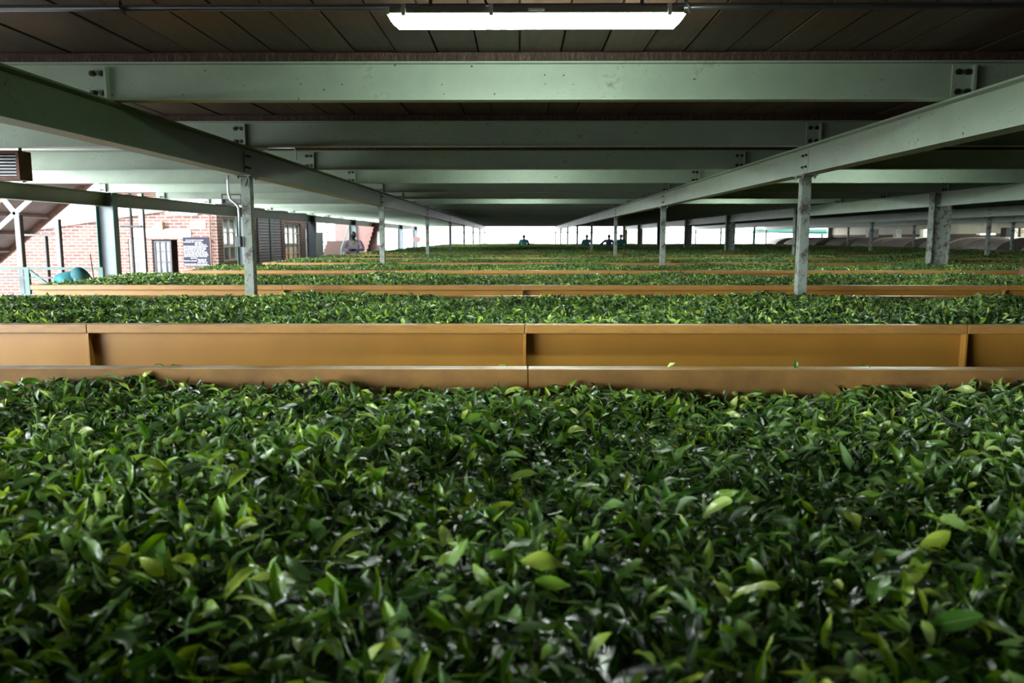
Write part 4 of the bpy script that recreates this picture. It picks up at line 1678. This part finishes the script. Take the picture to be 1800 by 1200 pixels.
def person(loc, J, label, shirt, trousers, cap, rz=0.0, face=None, cap_brim=True, shirt_front=None):
    """J: joints in local coordinates (x right, y away, z up)"""
    root = empty('person', loc, rz, label=label, cat='person')
    V = Vector
    pel, waist, chest, neck, head = (V(J[k]) for k in ('pelvis', 'waist', 'chest', 'neck', 'head'))
    ch = [[(tuple(pel), (0.13, 0.10)), (tuple(waist), (0.12, 0.09)), (tuple(chest), (0.15, 0.10)), (tuple(neck), (0.066, 0.066)),
           (tuple(neck + (head - neck) * 0.55), (0.062, 0.062))]]
    for s in ('l', 'r'):
        sh, el, wr = V(J['sh' + s]), V(J['el' + s]), V(J['wr' + s])
        ch.append([(tuple(chest), (0.15, 0.10)), (tuple(sh), 0.058), (tuple((sh + el) / 2), 0.048), (tuple(el), 0.040), (tuple((el + wr) / 2), 0.036), (tuple(wr), 0.024)])
        hp, kn, an = V(J['hp' + s]), V(J['kn' + s]), V(J['an' + s])
        to = an + V(J.get('toe', (0, -0.18, -0.05)))
        ch.append([(tuple(pel), (0.13, 0.10)), (tuple(hp), 0.085), (tuple((hp + kn) / 2), 0.075), (tuple(kn), 0.055), (tuple((kn * 0.6 + an * 0.4)), 0.052), (tuple(an), 0.036), (tuple(to), 0.032)])
        hc_ = hand_chains(wr, V(J.get('hd' + s, tuple(wr - el))), J.get('pn', (0, 0, -1)))
        ch += hc_
    body = skin_obj('body', ch, M['skin'], root, 1)
    fwd = J['face']
    hm_, T = head_mesh('head', head, fwd, J.get('hup', (0, 0, 1)), M['skin'], root)
    ho = bpy.data.objects.new('head', hm_)
    COL.objects.link(ho)
    ho.parent = root
    # eyes
    bm = bmesh.new()
    for sx in (-1, 1):
        r_ = bmesh.ops.create_uvsphere(bm, u_segments=10, v_segments=8, radius=0.011)
        bmesh.ops.translate(bm, verts=r_['verts'], vec=(sx * 0.028, -0.078, 0.006))
    bmesh.ops.transform(bm, matrix=T, verts=bm.verts)
    em = bpy.data.meshes.new('eyes')
    bm.to_mesh(em)
    bm.free()
    em.materials.append(M['eye'])
    eo = bpy.data.objects.new('eyes', em)
    COL.objects.link(eo)
    eo.parent = ho
    # shirt
    e = 0.022
    sc_ = [[(tuple(pel + (waist - pel) * 0.1), (0.165, 0.13)), (tuple(waist), (0.155, 0.125)), (tuple(chest), (0.185, 0.13)), (tuple(chest + (neck - chest) * 0.80), (0.095, 0.085))]]
    for s in ('l', 'r'):
        sh, el, wr = V(J['sh' + s]), V(J['el' + s]), V(J['wr' + s])
        sc_.append([(tuple(chest), (0.185, 0.13)), (tuple(sh), 0.085), (tuple((sh + el) / 2), 0.072), (tuple(el), 0.062), (tuple(el + (wr - el) * 0.85), 0.050)])
    skin_obj('shirt', sc_, M[shirt], root, 2)
    if shirt_front:
        fr = skin_obj('undershirt', [[(tuple(chest + V((0, -0.085, -0.02))), (0.07, 0.05)), (tuple(chest + V((0, -0.075, 0.14))), (0.055, 0.03))]], M[shirt_front], root, 2)
    tc = []
    for s in ('l', 'r'):
        hp, kn, an = V(J['hp' + s]), V(J['kn' + s]), V(J['an' + s])
        tc.append([(tuple(pel), (0.16, 0.125)), (tuple(hp), 0.105), (tuple((hp + kn) / 2), 0.095), (tuple(kn), 0.078), (tuple(kn + (an - kn) * 0.9), 0.062)])
    skin_obj('trousers', tc, M[trousers], root, 2)
    for s in ('l', 'r'):
        an = V(J['an' + s])
        to = an + V(J.get('toe', (0, -0.18, -0.05)))
        skin_obj('boot', [[(tuple(an + V((0, 0.03, 0.07))), 0.052), (tuple(an + V((0, 0.02, -0.03))), 0.052), (tuple(to), (0.048, 0.036))]], M['boot'], root, 2)
    # cap: dome + band + brim
    bm = bmesh.new()
    r_ = bmesh.ops.create_uvsphere(bm, u_segments=24, v_segments=16, radius=1.0)
    bmesh.ops.delete(bm, geom=[v for v in bm.verts if v.co.z < -0.02], context='VERTS')
    for v in bm.verts:
        v.co = Vector((v.co.x * 0.083, v.co.y * 0.103, 0.030 + v.co.z * 0.100))
    bmesh.ops.solidify(bm, geom=bm.faces[:], thickness=-0.005)
    bmesh.ops.transform(bm, matrix=T, verts=bm.verts)
    cm_ = bpy.data.meshes.new('cap')
    bm.to_mesh(cm_)
    bm.free()
    cm_.materials.append(M[cap])
    cm_.polygons.foreach_set('use_smooth', [True] * len(cm_.polygons))
    co = bpy.data.objects.new('cap', cm_)
    COL.objects.link(co)
    co.parent = root
    if cap_brim:
        bm = bmesh.new()
        n_ = 12
        top_ = []
        for i in range(n_ + 1):
            t = -1.1 + 2.2 * i / n_
            a1 = bm.verts.new((0.080 * math.sin(t), -0.098 * math.cos(t), 0.034))
            a2 = bm.verts.new((0.088 * math.sin(t), -0.098 * math.cos(t) - 0.065 * math.cos(t * 0.9), 0.022))
            top_.append((a1, a2))
        for i in range(n_):
            bm.faces.new((top_[i][0], top_[i + 1][0], top_[i + 1][1], top_[i][1]))
        bmesh.ops.solidify(bm, geom=bm.faces[:], thickness=0.004)
        bmesh.ops.transform(bm, matrix=T, verts=bm.verts)
        bm_m = bpy.data.meshes.new('brim')
        bm.to_mesh(bm_m)
        bm.free()
        bm_m.materials.append(M[cap])
        bo = bpy.data.objects.new('brim', bm_m)
        COL.objects.link(bo)
        bo.parent = co
    return root


def standing(lean=0.0, armout=None, hip=0.90, toward=-1):
    """standing, facing -y (towards camera), torso leaning forward by 'lean' metres at the head; toward=1 faces away"""
    k = toward
    J = dict(pelvis=(0, 0, 0.93), waist=(0, k * lean * 0.25, 1.08), chest=(0, k * lean * 0.65, 1.30), neck=(0, k * lean * 0.95, 1.44),
             head=(0, k * (lean + 0.02), 1.575 - lean * 0.15),
             shl=(-0.18, k * lean * 0.8, 1.38), shr=(0.18, k * lean * 0.8, 1.38),
             ell=(-0.26, k * (lean * 0.7 + 0.06), 1.12), elr=(0.26, k * (lean * 0.7 + 0.06), 1.12),
             wrl=(-0.16, k * (lean + 0.26), 1.06), wrr=(0.16, k * (lean + 0.26), 1.06),
             hpl=(-0.10, 0, 0.86), hpr=(0.10, 0, 0.86), knl=(-0.11, k * 0.02, 0.48), knr=(0.11, k * 0.02, 0.48),
             anl=(-0.11, 0, 0.09), anr=(0.11, 0, 0.09), toe=(0, k * 0.17, -0.05), face=(0, k, -0.25))
    return J


# bending worker in teal: pelvis at left, head to the right, leaning over the end of the trough
YT = 9.25
pel_px = P(100, 494, YT)
head_px = P(148, 487, YT)
bx_ = pel_px.x
pz = pel_px.z
J = dict(pelvis=(0, 0, pz - 0.05), waist=(0.09, 0.0, pz + 0.0), chest=(0.20, -0.01, pz + 0.055), neck=(0.30, -0.05, pz + 0.06),
         head=(head_px.x - bx_, -0.10, head_px.z + 0.0),
         shl=(0.21, 0.17, pz + 0.08), shr=(0.24, -0.18, pz - 0.01),
         ell=(0.34, 0.22, pz - 0.20), elr=(0.36, -0.24, pz - 0.26),
         wrl=(0.48, 0.12, pz - 0.38), wrr=(0.48, -0.14, pz - 0.42),
         hpl=(0.0, 0.10, pz - 0.12), hpr=(0.0, -0.10, pz - 0.12), knl=(0.05, 0.11, 0.48), knr=(0.05, -0.11, 0.48),
         anl=(0.0, 0.11, 0.09), anr=(0.0, -0.11, 0.09), toe=(0.17, 0, -0.05), face=(0.62, -0.15, -0.75), hup=(0.42, -0.62, 0.60))
person((bx_, YT, 0), J, 'person in a teal work shirt and teal cap bending over the left trough end', 'teal_cloth', 'trouser', 'teal_cap')
# thin stick beside the worker
a_, b_ = P(151, 478, 9.5), P(160, 447, 9.5)
m = MB().tube([(a_.x - 0.02, 9.85, 0.02), (b_.x - 0.2, 9.85, b_.z)], 0.008, 6)
tag(m.build('thin_rod', M['rust']), 'thin reddish rod standing upright behind the teal cap', 'rod')

# man in lilac grey coat
p = P(614, 418, 24.6)
J = standing(0.16)
J['wrl'] = (-0.02, -0.42, 1.12)
J['wrr'] = (0.08, -0.40, 1.14)
J['head'] = (0.01, -0.19, 1.565)
J['face'] = (0.0, -1, -0.12)
J['shl'] = (-0.20, -0.12, 1.38)
J['shr'] = (0.20, -0.12, 1.38)
J['ell'] = (-0.31, -0.16, 1.12)
J['elr'] = (0.31, -0.16, 1.12)
person((p.x, 25.35, 0), J, 'person in a lilac grey coat and tan cap looking down beside the troughs', 'grey_cloth', 'trouser', 'tan_cloth', shirt_front='lime_cloth')

# far workers among the troughs
YG = TYS[11] + TW + 0.68
fw = [(921, 0.25, 'deepteal_cloth', 'navy_cloth', 'person in dark teal bending at the far bright end, left of the others', None, 1.0),
      (1031, 0.20, 'deepteal_cloth', 'navy_cloth', 'person in teal half hidden behind a slim post, second of the far workers', None, 1.0),
      (1070, 0.15, 'navy_cloth', 'navy_cloth', 'dark clad person far off with one arm stretched to the left', 'arm', 1.0),
      (1091, 0.10, 'deepteal_cloth', 'navy_cloth', 'broad person in teal far off, just right of a slim post', None, 1.0)]
for px, lean, s1, s2, lab, ex, tw in fw:
    p = P(px, 418, YG)
    J = standing(lean, toward=(-1 if px != 921 else 1))
    if ex:
        J['ell'] = (-0.38, -0.10, 1.20)
        J['wrl'] = (-0.58, -0.20, 1.08)
        J['hdl'] = (-0.8, -0.2, -0.5)
    person((p.x, YG, 0), J, lab, s1, s2, s1, cap_brim=False)
